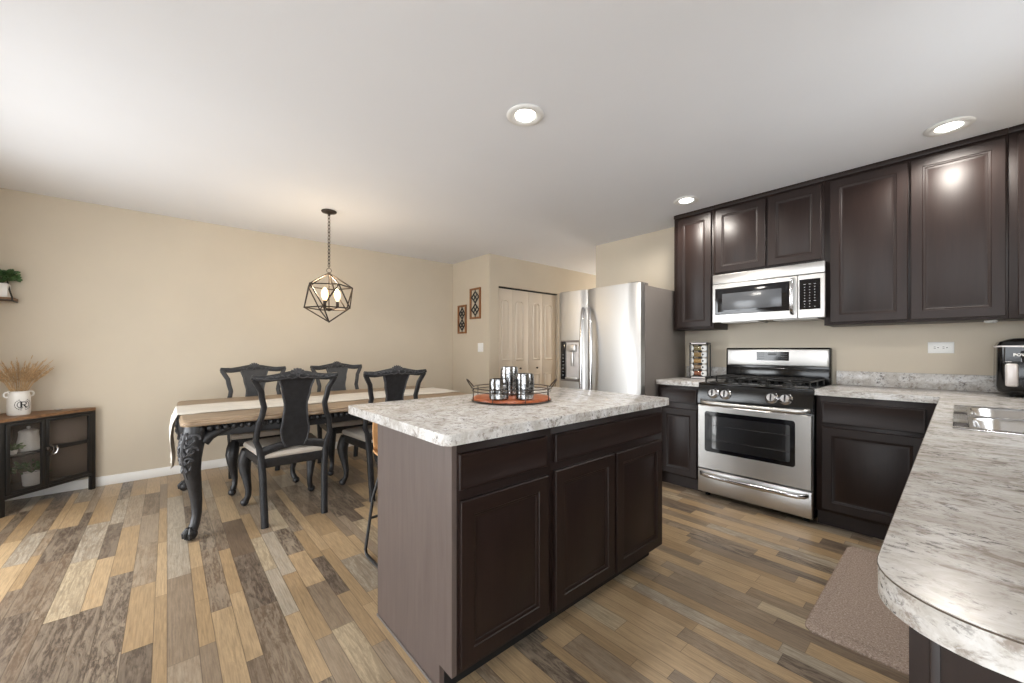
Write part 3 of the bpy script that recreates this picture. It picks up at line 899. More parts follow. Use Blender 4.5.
# ------------------------------------------------------------------ refrigerator
def fridge():
    x0, x1, yd, yb = -2.720, -1.792, 3.020, 3.87
    t = thing('refrigerator', 'stainless side-by-side refrigerator with water dispenser beside the narrow base cabinet', 'refrigerator', ((x0 + x1) / 2, 3.45, 0))
    zt = 1.745
    m = MB(); m.box(x0 + .004, x1, yd + .095, yb, .03, zt, .006); m.build('body', 'fridgeside', t)
    m = MB(); m.box(x0 + .01, x1 - .006, yd + .06, yd + .12, 0, .075, .004); m.box(x0 + .03, x1 - .03, yd + .2, yb - .05, 0, .03); m.build('base_grille', 'black', t)
    m = MB(); m.box(x1 - .13, x1 - .012, yd + .02, yd + .17, zt, zt + .026, .006); m.build('hinge_cover', 'fridgeside', t)
    m = MB(); m.box(x0 + .012, x0 + .13, yd + .02, yd + .17, zt, zt + .026, .006); m.build('hinge_cover', 'fridgeside', t)
    xs = -2.352
    def door(a, b, name):
        m = MB(); N = 14; rings = []
        z0, z1 = .085, zt + .018
        for i in range(N + 1):
            s = i / N; x = a + (b - a) * s
            bow = .013 * (1 - (2 * s - 1) ** 2) if name else 0
            ed = .012 * max(0, (abs(2 * s - 1) - .93) / .07) ** 2
            rings.append((x, yd + .012 - bow + ed))
        poly = rings + [(b, yd + .088), (a, yd + .088)]
        bm = bmesh.new()
        lo = [bm.verts.new((x, y, z0)) for x, y in poly]; hi = [bm.verts.new((x, y, z1)) for x, y in poly]; n = len(poly)
        bm.faces.new(list(reversed(lo))); top = bm.faces.new(hi)
        for i in range(n): bm.faces.new((lo[i], lo[(i + 1) % n], hi[(i + 1) % n], hi[i]))
        bmesh.ops.bevel(bm, geom=list(top.edges), offset=.004, segments=2, profile=.5, affect='EDGES')
        m.frombm(bm)
        return m.build('door', 'steel', t)
    dl = door(x0, xs - .003, 'l'); dr = door(xs + .003, x1, 'r')
    def handle(x, par, lean):
        m = MB(); zs = [.50, .54, .64, .83, 1.04, 1.25, 1.44, 1.545, 1.585]
        off = [.0, .022, .042, .060, .066, .060, .042, .022, 0]
        m.sweep([(x + lean * o, yd - .006 - o, z) for z, o in zip(zs, off)], [(.017, .011)] * 9, (1, 0, 0), 14, .8)
        m.build('handle', 'chrome', par)
    handle(xs - .034, dl, .30); handle(xs + .030, dr, 1.1)
    # dispenser let into the left door
    yq = yd - .010
    m = MB(); m.box(-2.672, -2.424, yq - .004, yq + .02, .868, 1.275, .006); db = m.build('dispenser', 'fridgeside', t)
    m = MB(); m.box(-2.664, -2.602, yq - .008, yq - .003, .885, 1.262, .002); m.use(1)
    for k in range(7): m.box(-2.640, -2.624, yq - .0088, yq - .008, .925 + k * .034, .929 + k * .034)
    m.build('dispenser_controls', ['screen', 'dotink'], db)
    m = MB()
    X0, X1, Z0, Z1 = -2.592, -2.432, .900, 1.255
    m.panel((X0, yq - .0055, Z0), (1, 0, 0), UPZ, X1 - X0, Z1 - Z0, .003, [(.006, 0), (.012, -.002)])
    m.build('dispenser_recess', 'silverpanel', db)
    m = MB(); m.box(-2.560, -2.455, yq - .035, yq - .006, 1.165, 1.235, .008); m.box(-2.525, -2.490, yq - .026, yq - .006, 1.02, 1.165, .008); m.build('dispenser_spout', 'steel', db)
    m = MB(); m.box(-2.590, -2.434, yq - .030, yq - .004, .892, .908, .004); m.build('drip_tray', 'steel', db)
    m = MB(); m.lathe([(.001, 0), (.011, 0), (.011, .0015), (.001, .0015)], (0, 0, 0), 18, axes((-1.842, yd + .0115, 1.715), (1, 0, 0), (0, 0, 1))); m.build('badge', 'chrome', dr)
    m = MB(); m.lathe([(.001, 0), (.014, 0), (.013, .012), (.008, .016), (.001, .017)], (0, 0, 0), 18, axes((x1 + .0005, 3.815, 1.54), (0, 1, 0), (0, 0, 1)))
    tag(m.build('hook_magnet', 'plastic'), 'small round white magnet on the grey side of the refrigerator', 'magnet')
fridge()

# ------------------------------------------------------------------ things on the range wall and worktops
def spice_rack():
    cx, cy = -1.588, 3.735
    t = thing('spice_rack', 'black revolving spice rack on the short worktop beside the refrigerator', 'spice rack', (cx, cy, .915), math.radians(12))
    h = .335
    m = MB()
    for z in (0.0, h - .022): m.box(-.078, .078, -.078, .078, z + .004, z + .022, .006)
    m.box(-.014, .014, -.014, .014, .02, h - .02)
    for a in (-1, 1):
        for b in (-1, 1): m.box(a * .073 - .004, a * .073 + .004, b * .073 - .004, b * .073 + .004, .02, h - .02, .001)
    m.build('rack_frame', 'blackmetal', t, world=False)
    m = MB()
    for z in (0.006, h - .016):
        m = MB(); m.box(-.062, .062, -.0795, -.0775, z, z + .012); m.build('label_strip', 'silverpanel', t, world=False)
    m = MB(); m.lathe([(.001, 0), (.07, 0), (.07, .004), (.001, .004)], (0, 0, 0), 24); m.build('turntable', 'blackmetal', t, world=False)
    n = 0
    spices = [rgb(150, 84, 50), rgb(150, 128, 104), rgb(198, 158, 96), rgb(170, 142, 92), rgb(158, 146, 106)]
    for r in range(5):
        z = .050 + r * .0575
        for c, dirv in ((0, (1, 0)), (1, (-1, 0)), (2, (0, -1))):
            if c == 2: A, B = Vector((-.044, -.046, z)), Vector((.040, -.046, z))
            elif c == 0: A, B = Vector((.045, -.05, z)), Vector((.045, -.078, z))
            else: A, B = Vector((-.058, -.05, z)), Vector((-.058, -.078, z))
            # local -> world
            R = Matrix.Rotation(math.radians(12), 4, 'Z'); T = Vector((cx, cy, .915))
            loc = T + R @ ((A + B) / 2)
            where = {0: 'right column', 1: 'left column', 2: 'middle column'}[c]
            lvl = ['lowest', 'second from bottom', 'middle', 'second from top', 'topmost'][r]
            if c == 2:
                j = thing('spice_jar', f'glass spice jar lying crosswise in the {where} of the spice rack, {lvl}', 'jar', loc, math.radians(12), 'spice jars in the rack')
                q = MB(); q.cyl((-.040, 0, 0), (.030, 0, 0), .0215, 16); q.build('glass', 'bottleglass', j, world=False)
                q = MB(); q.cyl((-.038, 0, 0), (.026, 0, 0), .0205, 16); q.build('spice', flat('ground_spice', spices[r], .8, var=.2, scale=60), j, world=False)
                q = MB(); q.cyl((.030, 0, 0), (.044, 0, 0), .0225, 16); q.build('lid', 'ink', j, world=False)
            else:
                j = thing('spice_jar', f'white-capped spice jar end-on in the {where} of the spice rack, {lvl}', 'jar', loc, math.radians(12), 'spice jars in the rack')
                wv = Vector((0, -1, 0)) if c == 0 else Vector((-.75, -.66, 0))
                q = MB(); q.cyl(Vector((0, .012, 0)) - wv * .004, Vector((0, .012, 0)) - wv * .036, .022, 16); q.build('glass', 'bottleglass', j, world=False)
                q = MB(); q.lathe([(.001, -.001), (.0245, -.001), (.026, .002), (.026, .014), (.001, .016)], (0, 0, 0), 20, axes((0, .012, 0), (1, 0, 0) if c == 0 else (.66, -.75, 0), (0, 0, 1)))
                q.build('lid', 'plastic', j, world=False)
spice_rack()

def outlet(name, label, o, u, w, h, holes):
    t = thing(name, label, 'outlet' if holes else 'switch', o)
    u = Vector(u); c = Vector(o); nrm = u.cross(Vector(UPZ))
    m = MB(); m.panel(c - u * w / 2 - Vector(UPZ) * h / 2 + nrm * .006, u, UPZ, w, h, .0055, [(.006, -.001)]); m.build('cover_plate', 'plastic', t)
    if holes:
        for s in (-1, 1):
            q = MB(); cc = c + u * (s * .020) + nrm * .0072
            q.prism(rounded(-.015, .015, -.017, .017, (.006,) * 4, 4), axes(cc, u, UPZ), .002); rc = q.build('receptacle', 'plastic', t)
            q = MB()
            for a, b in ((-.006, .005), (-.006, -.005)): q.box(-.005 + a - .001, .003 + a, b - .0012, b + .0012, .0015, .0026, 0, axes(cc, u, UPZ))
            q.lathe([(.001, .0015), (.003, .0015), (.003, .0026), (.001, .0026)], (0, 0, 0), 12, axes(cc + u * .008, u, UPZ)); q.build('slots', 'ink', rc)
    else:
        for s in (-1, 1):
            q = MB(); cc = c + u * (s * .023) + nrm * .0065
            q.box(-.016, .016, -.033, .033, 0, .004, .002, axes(cc, u, UPZ)); q.build('rocker', 'plastic', t)
outlet('wall_outlet', 'white horizontal double outlet on the beige wall right of the range', (-.076, YR - .0005, 1.196), (1, 0, 0), .120, .076, True)
outlet('light_switch', 'white double light switch on the short wall below the two ornament panels', (-4.228, YK - .0005, 1.213), (1, 0, 0), .118, .118, False)

def air_fryer():
    cx, cy, z0 = .302, 3.70, .915
    t = thing('air_fryer', 'black air fryer with silver handle on the worktop corner at right', 'air fryer', (cx, cy, z0))
    hw, hd = .158, .165
    def ring(ins, z, r=.032): return [Vector((x, y, z)) for x, y in rounded(cx - hw + ins, cx + hw - ins, cy - hd + ins, cy + hd - ins, (r,) * 4, 6)]
    m = MB(); m.ring_loft([ring(.03, z0 + .014), ring(.008, z0 + .03), ring(0, z0 + .06), ring(.002, z0 + .282)]); m.build('body', 'black', t)
    m = MB(); m.ring_loft([ring(-.001, z0 + .282), ring(-.001, z0 + .290)]); m.build('trim_band', 'silverpanel', t)
    m = MB(); m.ring_loft([ring(.002, z0 + .290), ring(.012, z0 + .312), ring(.05, z0 + .330), ring(.10, z0 + .334, .03)]); m.build('lid', 'black', t)
    yf = cy - hd
    m = MB(); m.box(cx - .075, cx + .135, yf - .003, yf + .02, z0 + .10, z0 + .262, .008); pn = m.build('display_panel', 'screen', t)
    m = MB(); text_into(m, 'POWERXL', axes((cx - .050, yf - .0032, z0 + .238), (1, 0, 0), (0, 0, 1)), .021, .0006, .0008); m.build('brand_lettering', 'plastic', pn)
    m = MB(); m.box(cx - .14, cx + .14, yf - .006, yf + .03, z0 + .04, z0 + .205, .02, seg=3); dr = m.build('basket_front', 'black', t)
    m = MB(); m.box(cx - .128, cx - .082, yf - .030, yf - .005, z0 + .062, z0 + .190, .010, seg=3); m.build('handle', 'silverpanel', dr)
    for a in (-1, 1):
        for b in (-1, 1):
            m = MB(); m.lathe([(.013, 0), (.015, .004), (.013, .018)], (cx + a * .095, cy + b * .095, z0 + .0005), 14); m.build('foot', 'rubber', t)
air_fryer()

def floor_mat_thing():
    m = MB(); rings = []
    o = rounded(-.436, .03, 2.02, 3.08, (.05,) * 4, 6)
    cx, cy = -.203, 2.55
    for s, z in ((1.0, .0), (1.0, .006), (.985, .012), (.90, .0135), (.885, .0115), (.87, .0135)):
        rings.append([Vector((cx + (x - cx) * (1 - (1 - s) * 1.6), cy + (y - cy) * s, z)) for x, y in o])
    m.ring_loft(rings)
    tag(m.build('kitchen_mat', 'mat'), 'taupe tweed anti-fatigue kitchen mat on the floor before the sink run', 'mat')
floor_mat_thing()

# ------------------------------------------------------------------ tray and mercury-glass holders on the island
def tray():
    c = (-1.562, 1.371, .915)
    t = thing('serving_tray', 'round wooden tray with thin dark wire rail and two loop handles on the island', 'tray', c)
    R = .205
    m = MB(); m.lathe([(.001, .004), (R - .004, .004), (R, .007), (R, .016), (R - .004, .019), (.001, .019)], c, 40); m.build('tray_base', 'traywood', t)
    m = MB()
    def circ(r, z, n=36): return [(c[0] + r * math.cos(2 * PI * k / n), c[1] + r * math.sin(2 * PI * k / n), c[2] + z) for k in range(n)]
    for z in (.005, .054, .070): m.tube(circ(R + .003, z), .0026 if z > .01 else .004, 6, True)
    for k in range(8):
        a = 2 * PI * (k + .5) / 8
        m.tube([(c[0] + (R + .003) * math.cos(a), c[1] + (R + .003) * math.sin(a), c[2] + z) for z in (.005, .070)], .0022, 6)
    m.build('wire_rail', 'bronze', t)
    yaw = .8495
    for s in (-1, 1):   # loop handles at left and right
        q = MB(); base_a = yaw + (PI if s < 0 else 0); pts = []
        for k in range(11):
            f = k / 10; a = base_a + (f - .5) * .42
            h = .066 + .045 * math.sin(PI * f) ; rr = R + .003 + .030 * math.sin(PI * f)
            pts.append((c[0] + rr * math.cos(a), c[1] + rr * math.sin(a), c[2] + h))
        q.tube(pts, .0032, 6); q.build('handle', 'bronze', t)
tray()
for (x, y, h, lab) in ((-1.512, 1.243, .102, 'lowest mercury-glass candle holder at the front left of the tray'),
                       (-1.606, 1.392, .155, 'tallest mercury-glass candle holder, at the back of the tray'),
                       (-1.430, 1.342, .128, 'mercury-glass candle holder of middle height at the right of the tray')):
    t = thing('candle_holder', lab, 'candle holder', (x, y, .9345), 0, 'mercury-glass candle holders on the tray')
    m = MB(); r0 = {.102: .050, .155: .048, .128: .047}[h]
    m.lathe([(.001, 0), (r0 * .86, 0), (r0 * .98, .006), (r0, h * .4), (r0 * .98, h * .86), (r0 * .93, h), (r0 * .86, h), (r0 * .88, h * .85), (r0 * .9, h * .5)], (0, 0, 0), 32)
    m.build('vessel', 'mercury', t, world=False)
    m = MB(); m.lathe([(.001, h * .5), (r0 * .88, h * .5), (r0 * .88, h * .55), (.001, h * .56)], (0, 0, 0), 24); m.build('candle_wax', 'ceramic', t, world=False)

# ------------------------------------------------------------------ bar stool tucked behind the island
def bar_stool():
    t = thing('bar_stool', 'bar stool with bent tan plywood shell and black wire legs behind the island', 'stool', (-2.06, 1.045, 0))
    cx, cy = -2.06, 1.045
    m = MB(); rings = []
    # bucket shell: seat pan, then the back rising on the dining side
    for i in range(15):
        s = i / 14
        if s < .55: p = Vector((cx + .19 - s / .55 * .28, 0, .575 - .012 * math.sin(PI * s / .55)))
        else:
            q = (s - .55) / .45
            p = Vector((cx - .09 - .055 * math.sin(q * PI / 2), 0, .575 + .205 * q ** 1.2))
        hw = .172 + .012 * math.sin(PI * s)
        prof = []
        for k in range(11):
            v = -1 + k / 5
            prof.append(Vector((p.x + (.02 * v * v if s > .6 else 0), cy + hw * v, p.z + (.035 * abs(v) ** 3 if s < .9 else .01 * (1 - abs(v) ** 3)))))
        rings.append(prof + [Vector((q2.x + (.011 if s > .6 else 0), q2.y, q2.z + (.012 if s <= .6 else .003))) for q2 in reversed(prof)])
    m.ring_loft(rings); m.build('seat_shell', 'stoolwood', t)
    for sy in (-1, 1):   # one bent sled leg each side
        y = cy + sy * .165; yb = cy + sy * .190
        pts = [(cx + .12, cy + sy * .12, .560), (cx + .16, y, .34), (cx + .20, yb, .035), (cx + .188, yb, .013), (cx + .15, yb, .010),
               (cx - .13, yb, .010), (cx - .172, yb, .014), (cx - .185, yb, .038), (cx - .140, y, .34), (cx - .09, cy + sy * .12, .560)]
        q = MB(); q.tube(pts, .009, 8); q.build('leg', 'blackmetal', t)
    for xx in (cx - .158, cx + .178):
        q = MB(); q.tube([(xx, cy - .180, .22), (xx, cy + .180, .22)], .008, 8); q.build('footrest', 'blackmetal', t)
bar_stool()

# ------------------------------------------------------------------ dining table
TX0, TX1, TY0, TY1, TZ = -4.362, -3.092, .058, 2.25, .748
def dining_table():
    t = thing('dining_table', 'long carved black dining table with weathered brown wooden top', 'table', ((TX0 + TX1) / 2, (TY0 + TY1) / 2, 0))
    def outl_(i):
        r = .05
        x0, x1, y0, y1 = TX0 + i, TX1 - i, TY0 + i, TY1 - i
        o = []
        for k, (cx, cy, a0) in enumerate(((x0 + r, y0 + r, PI), (x1 - r, y0 + r, 1.5 * PI), (x1 - r, y1 - r, 0), (x0 + r, y1 - r, .5 * PI))):
            for q in range(7):
                a = a0 + .5 * PI * q / 6; o.append((cx + r * math.cos(a), cy + r * math.sin(a)))
        return o
    m = MB(); m.ring_loft([[Vector((x, y, z)) for x, y in outl_(i)] for i, z in ((.022, .705), (.004, .710), (0, .719), (.006, .730), (.004, .739), (.014, .748))])
    tp = m.build('tabletop', 'tabletop', t)
    m = MB(); a = .085
    for bx in ((TX0 + a, TX1 - a, TY0 + a, TY0 + a + .022), (TX0 + a, TX1 - a, TY1 - a - .022, TY1 - a), (TX0 + a, TX0 + a + .022, TY0 + a, TY1 - a), (TX1 - a - .022, TX1 - a, TY0 + a, TY1 - a)):
        m.box(*bx, .620, .7045, .003)
    m.build('apron', 'chairblack', t)
    m = MB()   # gadrooned moulding under the top
    def beads(p, q):
        p, q = Vector(p), Vector(q); L = (q - p).length; n = int(L / .042)
        for k in range(n):
            c = p + (q - p) * ((k + .5) / n); m.ball(c, (.0205, .0205, .021), 8, 6)
    i = .040
    beads((TX1 - i, TY0 + i, .685), (TX1 - i, TY1 - i, .685)); beads((TX0 + i, TY0 + i, .685), (TX1 - i, TY0 + i, .685))
    beads((TX0 + i, TY0 + i, .685), (TX0 + i, TY1 - i, .685)); beads((TX0 + i, TY1 - i, .685), (TX1 - i, TY1 - i, .685))
    m.build('gadroon_moulding', 'chairblack', t)
    for cx, sx in ((TX1 - .075, 1), (TX0 + .10, -1)):
        for cy, sy in ((TY0 + .075, -1), (TY1 - .075, 1)):
            d = Vector((sx, sy, 0)).normalized()
            def P(o, z): return Vector((cx, cy, z)) + d * o
            path = [(.0, .703, .054), (.004, .655, .058), (.018, .615, .060), (.030, .56, .058), (.030, .50, .050), (.024, .42, .043), (.006, .33, .035), (-.008, .23, .029), (-.010, .15, .025), (.004, .09, .025), (.022, .06, .028)]
            q = MB(); q.sweep([P(o, z) for o, z, r in path], [(r, r) for o, z, r in path], d, 16, .85)
            lg = q.build('leg', 'chairblack', t)
            # ball and scroll foot
            q = MB(); q.ball(P(.034, .037), .037, 16, 10)
            for k in (-1, 0, 1):
                dd = Matrix.Rotation(k * .7, 3, 'Z') @ d
                q.tube([P(.02, .075), P(.034, .072) + dd * .018, P(.034, .05) + dd * .036, P(.034, .022) + dd * .036], [.011, .012, .011, .007], 8)
            q.build('foot', 'chairblack', lg)
            # ear brackets to the apron
            q = MB()
            for ax in (Vector((-sx, 0, 0)), Vector((0, -sy, 0))):
                b0 = Vector((cx, cy, 0)) + (Vector((0, sy, 0)) if ax.x else Vector((sx, 0, 0))) * .02
                pts = [b0 + Vector((0, 0, .60)) + ax * .04, b0 + Vector((0, 0, .638)) + ax * .075, b0 + Vector((0, 0, .662)) + ax * .13, b0 + Vector((0, 0, .672)) + ax * .19]
                q.sweep(pts, [(.034, .030), (.030, .026), (.022, .020), (.010, .012)], Vector((0, 0, 1)), 12, .9)
            q.build('bracket', 'chairblack', lg)
            # carved acanthus on the knee, laid over the leg's surface
            q = MB()
            zt_ = [(z_, o_, r_) for o_, z_, r_ in reversed(path)]
            def S(th, z, up=.004):
                o_ = lerp([(a_, b_) for a_, b_, c_ in zt_], z, False); r_ = lerp([(a_, c_) for a_, b_, c_ in zt_], z, False)
                dd = Matrix.Rotation(th, 3, 'Z') @ d
                return Vector((cx, cy, z)) + d * o_ + dd * (r_ + up)
            for side in (-1, 1):
                for zc_, th_, sz, turns in ((.625, .62, .040, 2.4), (.560, .80, .030, 2.2), (.500, .45, .026, 2.0)):
                    pts = []
                    for k in range(19):
                        a = k / 18 * turns * PI; rr = sz * (1 - k / 23)
                        pts.append(S(side * (th_ + rr * math.cos(a) / .06), zc_ + rr * math.sin(a)))
                    q.tube(pts, [.0085 - .0002 * k for k in range(19)], 6)
                for k in range(5):
                    zz = .66 - k * .050
                    q.tube([S(side * .05, zz), S(side * .28, zz - .026, .008), S(side * .55, zz - .018), S(side * .72, zz + .006, .001)], [.008, .010, .008, .003], 6)
            q.tube([S(0, .67), S(0, .60, .008), S(0, .52, .008), S(0, .44, .005), S(0, .38, 0)], [.010, .012, .010, .007, .003], 8)
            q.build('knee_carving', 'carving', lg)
    return t
dining_table()

def runner():
    m = MB(); xs = [-3.94 + .54 * k / 14 for k in range(15)]
    rows = []
    ys = [TY0 - .022 + (TY1 - TY0 + .044) * k / 40 for k in range(41)]
    def zof(x, y): return TZ + .0035 + .0012 * math.sin(31 * x) * math.sin(17 * y)
    def edge(x, k): return .010 * math.sin(k * 1.9) if x in (xs[0], xs[-1]) else 0
    path = []
    for k in range(8): path.append((TY0 - .024 + .006 * math.sin(k), .40 + k * .042))
    path += [(TY0 - .014, .734), (TY0 - .006, TZ + .004)]
    path += [(TY0 + .01 + (TY1 - TY0 - .02) * k / 40, TZ + .0035) for k in range(41)]
    path += [(TY1 + .016, TZ + .004), (TY1 + .024, .73)] + [(TY1 + .03, .70 - k * .06) for k in range(6)]
    grid = []
    for j, (y, z) in enumerate(path):
        hang = z < .72
        grid.append([Vector((x + edge(x, j), y + (.010 * math.sin(x * 34 + z * 3) - .006 if hang and y < 1 else 0), z + (.0012 * math.sin(23 * x + 13 * y) if not hang else 0))) for x in xs])
    n = len(xs); vs = [p for r in grid for p in r]; fs = []
    for i in range(len(grid) - 1):
        for j in range(n - 1): fs.append((i * n + j, i * n + j + 1, (i + 1) * n + j + 1, (i + 1) * n + j))
    m.add(vs, fs)
    o = m.build('table_runner', 'lace')
    md = o.modifiers.new('thickness', 'SOLIDIFY'); md.thickness = .003; md.offset = 1
    tag(o, 'cream lace runner laid along the dining table and hanging over its near end', 'table runner')
runner()

# ------------------------------------------------------------------ dining chairs (local +x is the front)
def make_chair(label):
    t = thing('dining_chair', label, 'chair', (0, 0, 0), 0, 'carved black dining chairs')
    XB = [(0, -.274), (.15, -.258), (.44, -.236), (.56, -.238), (.75, -.258), (.88, -.278), (1.03, -.312)]     # back line
    YB_ = [(0, .185), (.30, .192), (.45, .200), (.50, .205), (.575, .232), (.66, .222), (.79, .188), (.90, .208), (1.00, .252)]
    def bp(y, z, off=0): return Vector((lerp(XB, z, False) + off, y, z))
    for s in (-1, 1):
        q = MB(); zs = [.0, .08, .2, .32, .42, .48, .53, .575, .62, .68, .74, .80, .86, .91, .955, .990]
        secs = [(.017 if z < .4 else .019, .019 if z < .4 else .0145) for z in zs]
        secs = [((.018 + .004 * (z < .5)), .020 if z < .45 else .015) for z in zs]
        q.sweep([bp(s * lerp(YB_, z), z) for z in zs], secs, (0, 1, 0), 12, .6)
        q.build('rear_leg', 'chairblack', t, world=False)
        q = MB()    # cabriole front leg with ball foot
        d = Vector((.75, s * .5, 0)).normalized()
        P = lambda o, z: Vector((.235, s * .218, z)) + d * o
        path = [(.0, .43, .036), (.014, .38, .043), (.028, .33, .043), (.022, .27, .036), (.004, .20, .027), (-.012, .13, .0205), (-.008, .08, .019), (.012, .045, .021)]
        q.sweep([P(o, z) for o, z, r in path], [(r, r) for o, z, r in path], d, 14, .85)
        lg = q.build('front_leg', 'chairblack', t, world=False)
        q = MB(); q.ball(P(.026, .028), .028, 14, 10)
        for k in (-1, 0, 1):
            dd = Matrix.Rotation(k * .7, 3, 'Z') @ d
            q.tube([P(.012, .05), P(.02, .048) + dd * .014, P(.022, .030) + dd * .024, P(.022, .010) + dd * .022], [.008, .008, .007, .004], 8)
        q.build('foot', 'chairblack', lg, world=False)
        q = MB()
        for side in (-1, 1):
            perp = Vector((-d.y, d.x, 0)) * side
            q.tube([P(.052 - .02 * abs(k - 5) / 10, .345) + perp * (.016 + .016 * (1 - k / 14) * math.cos(k * .6)) + Vector((0, 0, .016 * (1 - k / 14) * math.sin(k * .6))) for k in range(11)], .004, 6)
            q.tube([P(.060, .325), P(.052, .305) + perp * .016, P(.040, .315) + perp * .026], [.005, .005, .003], 6)
        q.tube([P(.062, .365), P(.065, .33), P(.058, .29), P(.042, .25)], [.006, .006, .005, .003], 6)
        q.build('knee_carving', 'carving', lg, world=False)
    # seat rail: four shaped rails
    m = MB()
    F, B = .245, -.238; wf, wb = .238, .200
    def seat_outline(i, z, grow=0):
        pts = []
        for k in range(9):
            v = -1 + k / 4; pts.append(Vector((F - i + .018 * (1 - v * v), v * (wf - i), z)))
        for k in range(7):
            f = (k + 1) / 7; pts.append(Vector((F - i + (B + 2 * i - F) * f, (wf - i) + (wb - wf) * f, z)))
        for k in range(5):
            v = 1 - (k + 1) / 2.5 * 1.0
            if k < 4: pts.append(Vector((B + i, v * (wb - i), z)))
        for k in range(7):
            f = 1 - k / 7; pts.append(Vector((F - i + (B + 2 * i - F) * f, -((wf - i) + (wb - wf) * f), z)))
        return pts
    m.ring_loft([seat_outline(.004, .385), seat_outline(0, .392), seat_outline(0, .440), seat_outline(.006, .446)])
    m.build('seat_rail', 'chairblack', t, world=False)
    m = MB(); m.ring_loft([seat_outline(.006, .4465), seat_outline(-.002, .455), seat_outline(-.004, .470), seat_outline(.004, .486), seat_outline(.030, .498), seat_outline(.075, .505), seat_outline(.13, .507)])
    m.build('seat_cushion', 'seat', t, world=False)
    # curved lower back rail
    m = MB(); N = 12; pts = []; secs = []
    for k in range(N + 1):
        v = -1 + 2 * k / N
        z = .520 - .030 * abs(v) ** 2.2 + .012 * (1 - abs(v)) ; pts.append(bp(v * .212, z)); secs.append((.030 - .006 * (1 - abs(v)), .012))
    m.sweep(pts, secs, (0, 0, 1), 10, .6); m.build('lower_back_rail', 'chairblack', t, world=False)
    # crest rail with upturned ears
    m = MB(); pts = []; secs = []; N = 20
    for k in range(N + 1):
        v = -1 + 2 * k / N; a = abs(v)
        z = .985 + .026 * math.exp(-(v / .55) ** 2) + .018 * max(0, (a - .70) / .30) ** 1.3
        pts.append(Vector((lerp(XB, min(z, 1.03), False) - .012 * (1 - v * v), v * .264, z)))
        secs.append((.023 + .008 * math.exp(-(v / .35) ** 2) - .008 * max(0, (a - .8) / .2), .0145))
    m.sweep(pts, secs, (0, 0, 1), 10, .6); cr = m.build('crest_rail', 'chairblack', t, world=False)
    m = MB()    # carved shell and leaf sprays, on both faces
    for fx in (-1, 1):
        x0 = lerp(XB, 1.0, False) - .012
        for k in range(7):
            a = (k - 3) * .42
            c = Vector((x0 + fx * .014, .030 * math.sin(a), 1.016 + .024 * math.cos(a)))
            m.ball(c, (.008, .0075, .020), 8, 6, Matrix.Rotation(-a, 3, 'X'))
        m.ball((x0 + fx * .015, 0, 1.010), (.010, .013, .013), 10, 6)
        for s in (-1, 1):
            for k in range(5):
                y = s * (.060 + k * .030); z = 1.004 - .003 * k
                m.ball((x0 + fx * .011 + .002 * k * .3, y, z + .004), (.007, .017, .0065), 8, 6, Matrix.Rotation(s * (.5 if k % 2 else -.35), 3, 'X'))
            m.tube([Vector((x0 + fx * .013, s * (.05 + .19 * f), .994 - .012 * math.sin(f * PI) + .004 * f)) for f in [q / 8 for q in range(9)]], .0042, 6)
            m.tube([Vector((x0 + fx * .013, s * .006, .996)), Vector((x0 + fx * .014, s * .035, .986)), Vector((x0 + fx * .013, s * .066, .998))], .005, 6)
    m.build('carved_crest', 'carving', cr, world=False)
    # vase splat with raised edge
    HALF = [(.515, .066), (.56, .084), (.62, .094), (.70, .082), (.80, .074), (.90, .092), (.99, .114)]
    zs = [.515 + (.988 - .515) * k / 22 for k in range(23)]
    m = MB(); vs = []; fs = []
    th = .007
    for z in zs:
        hw = lerp(HALF, z)
        for xo in (-th, th): vs += [bp(-hw, z, xo - .006), bp(hw, z, xo - .006)]
    for i in range(len(zs) - 1):
        a, b = i * 4, i * 4 + 4
        fs += [(a, a + 1, b + 1, b), (a + 3, a + 2, b + 2, b + 3), (a + 2, a, b, b + 2), (a + 1, a + 3, b + 3, b + 1)]
    fs += [(0, 2, 3, 1), (len(vs) - 4, len(vs) - 3, len(vs) - 1, len(vs) - 2)]
    m.add(vs, fs)
    sp = m.build('splat', 'chairblack', t, world=False)
    m = MB()
    for s in (-1, 1):
        for fx in (-1, 1):
            m.tube([bp(s * (lerp(HALF, z) - .006), z, fx * .008 - .006) for z in zs], .006, 6)
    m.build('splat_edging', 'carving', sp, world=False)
    return t
proto = make_chair('carved black dining chair nearest the camera, its back to us at the table')
spots = [(-2.790, .660, PI, None), (-2.775, 1.352, PI + .04, 'carved black dining chair on the near side of the table, right one, beside the island'),
         (-4.142, .628, 0.0, 'carved black dining chair on the wall side of the table, left one, facing the camera'),
         (-4.142, 1.385, 0, 'carved black dining chair on the wall side of the table, right one, below the pendant')]
spots[0] = (-3.310, .672, PI, None)
spots[1] = (-3.292, 1.385, PI + .01, spots[1][3])
for i, (x, y, rz, lab) in enumerate(spots):
    o = proto if i == 0 else copy_tree(proto)
    o.location = (x, y, 0); o.rotation_euler = (0, 0, rz)
    if lab: o['label'] = lab

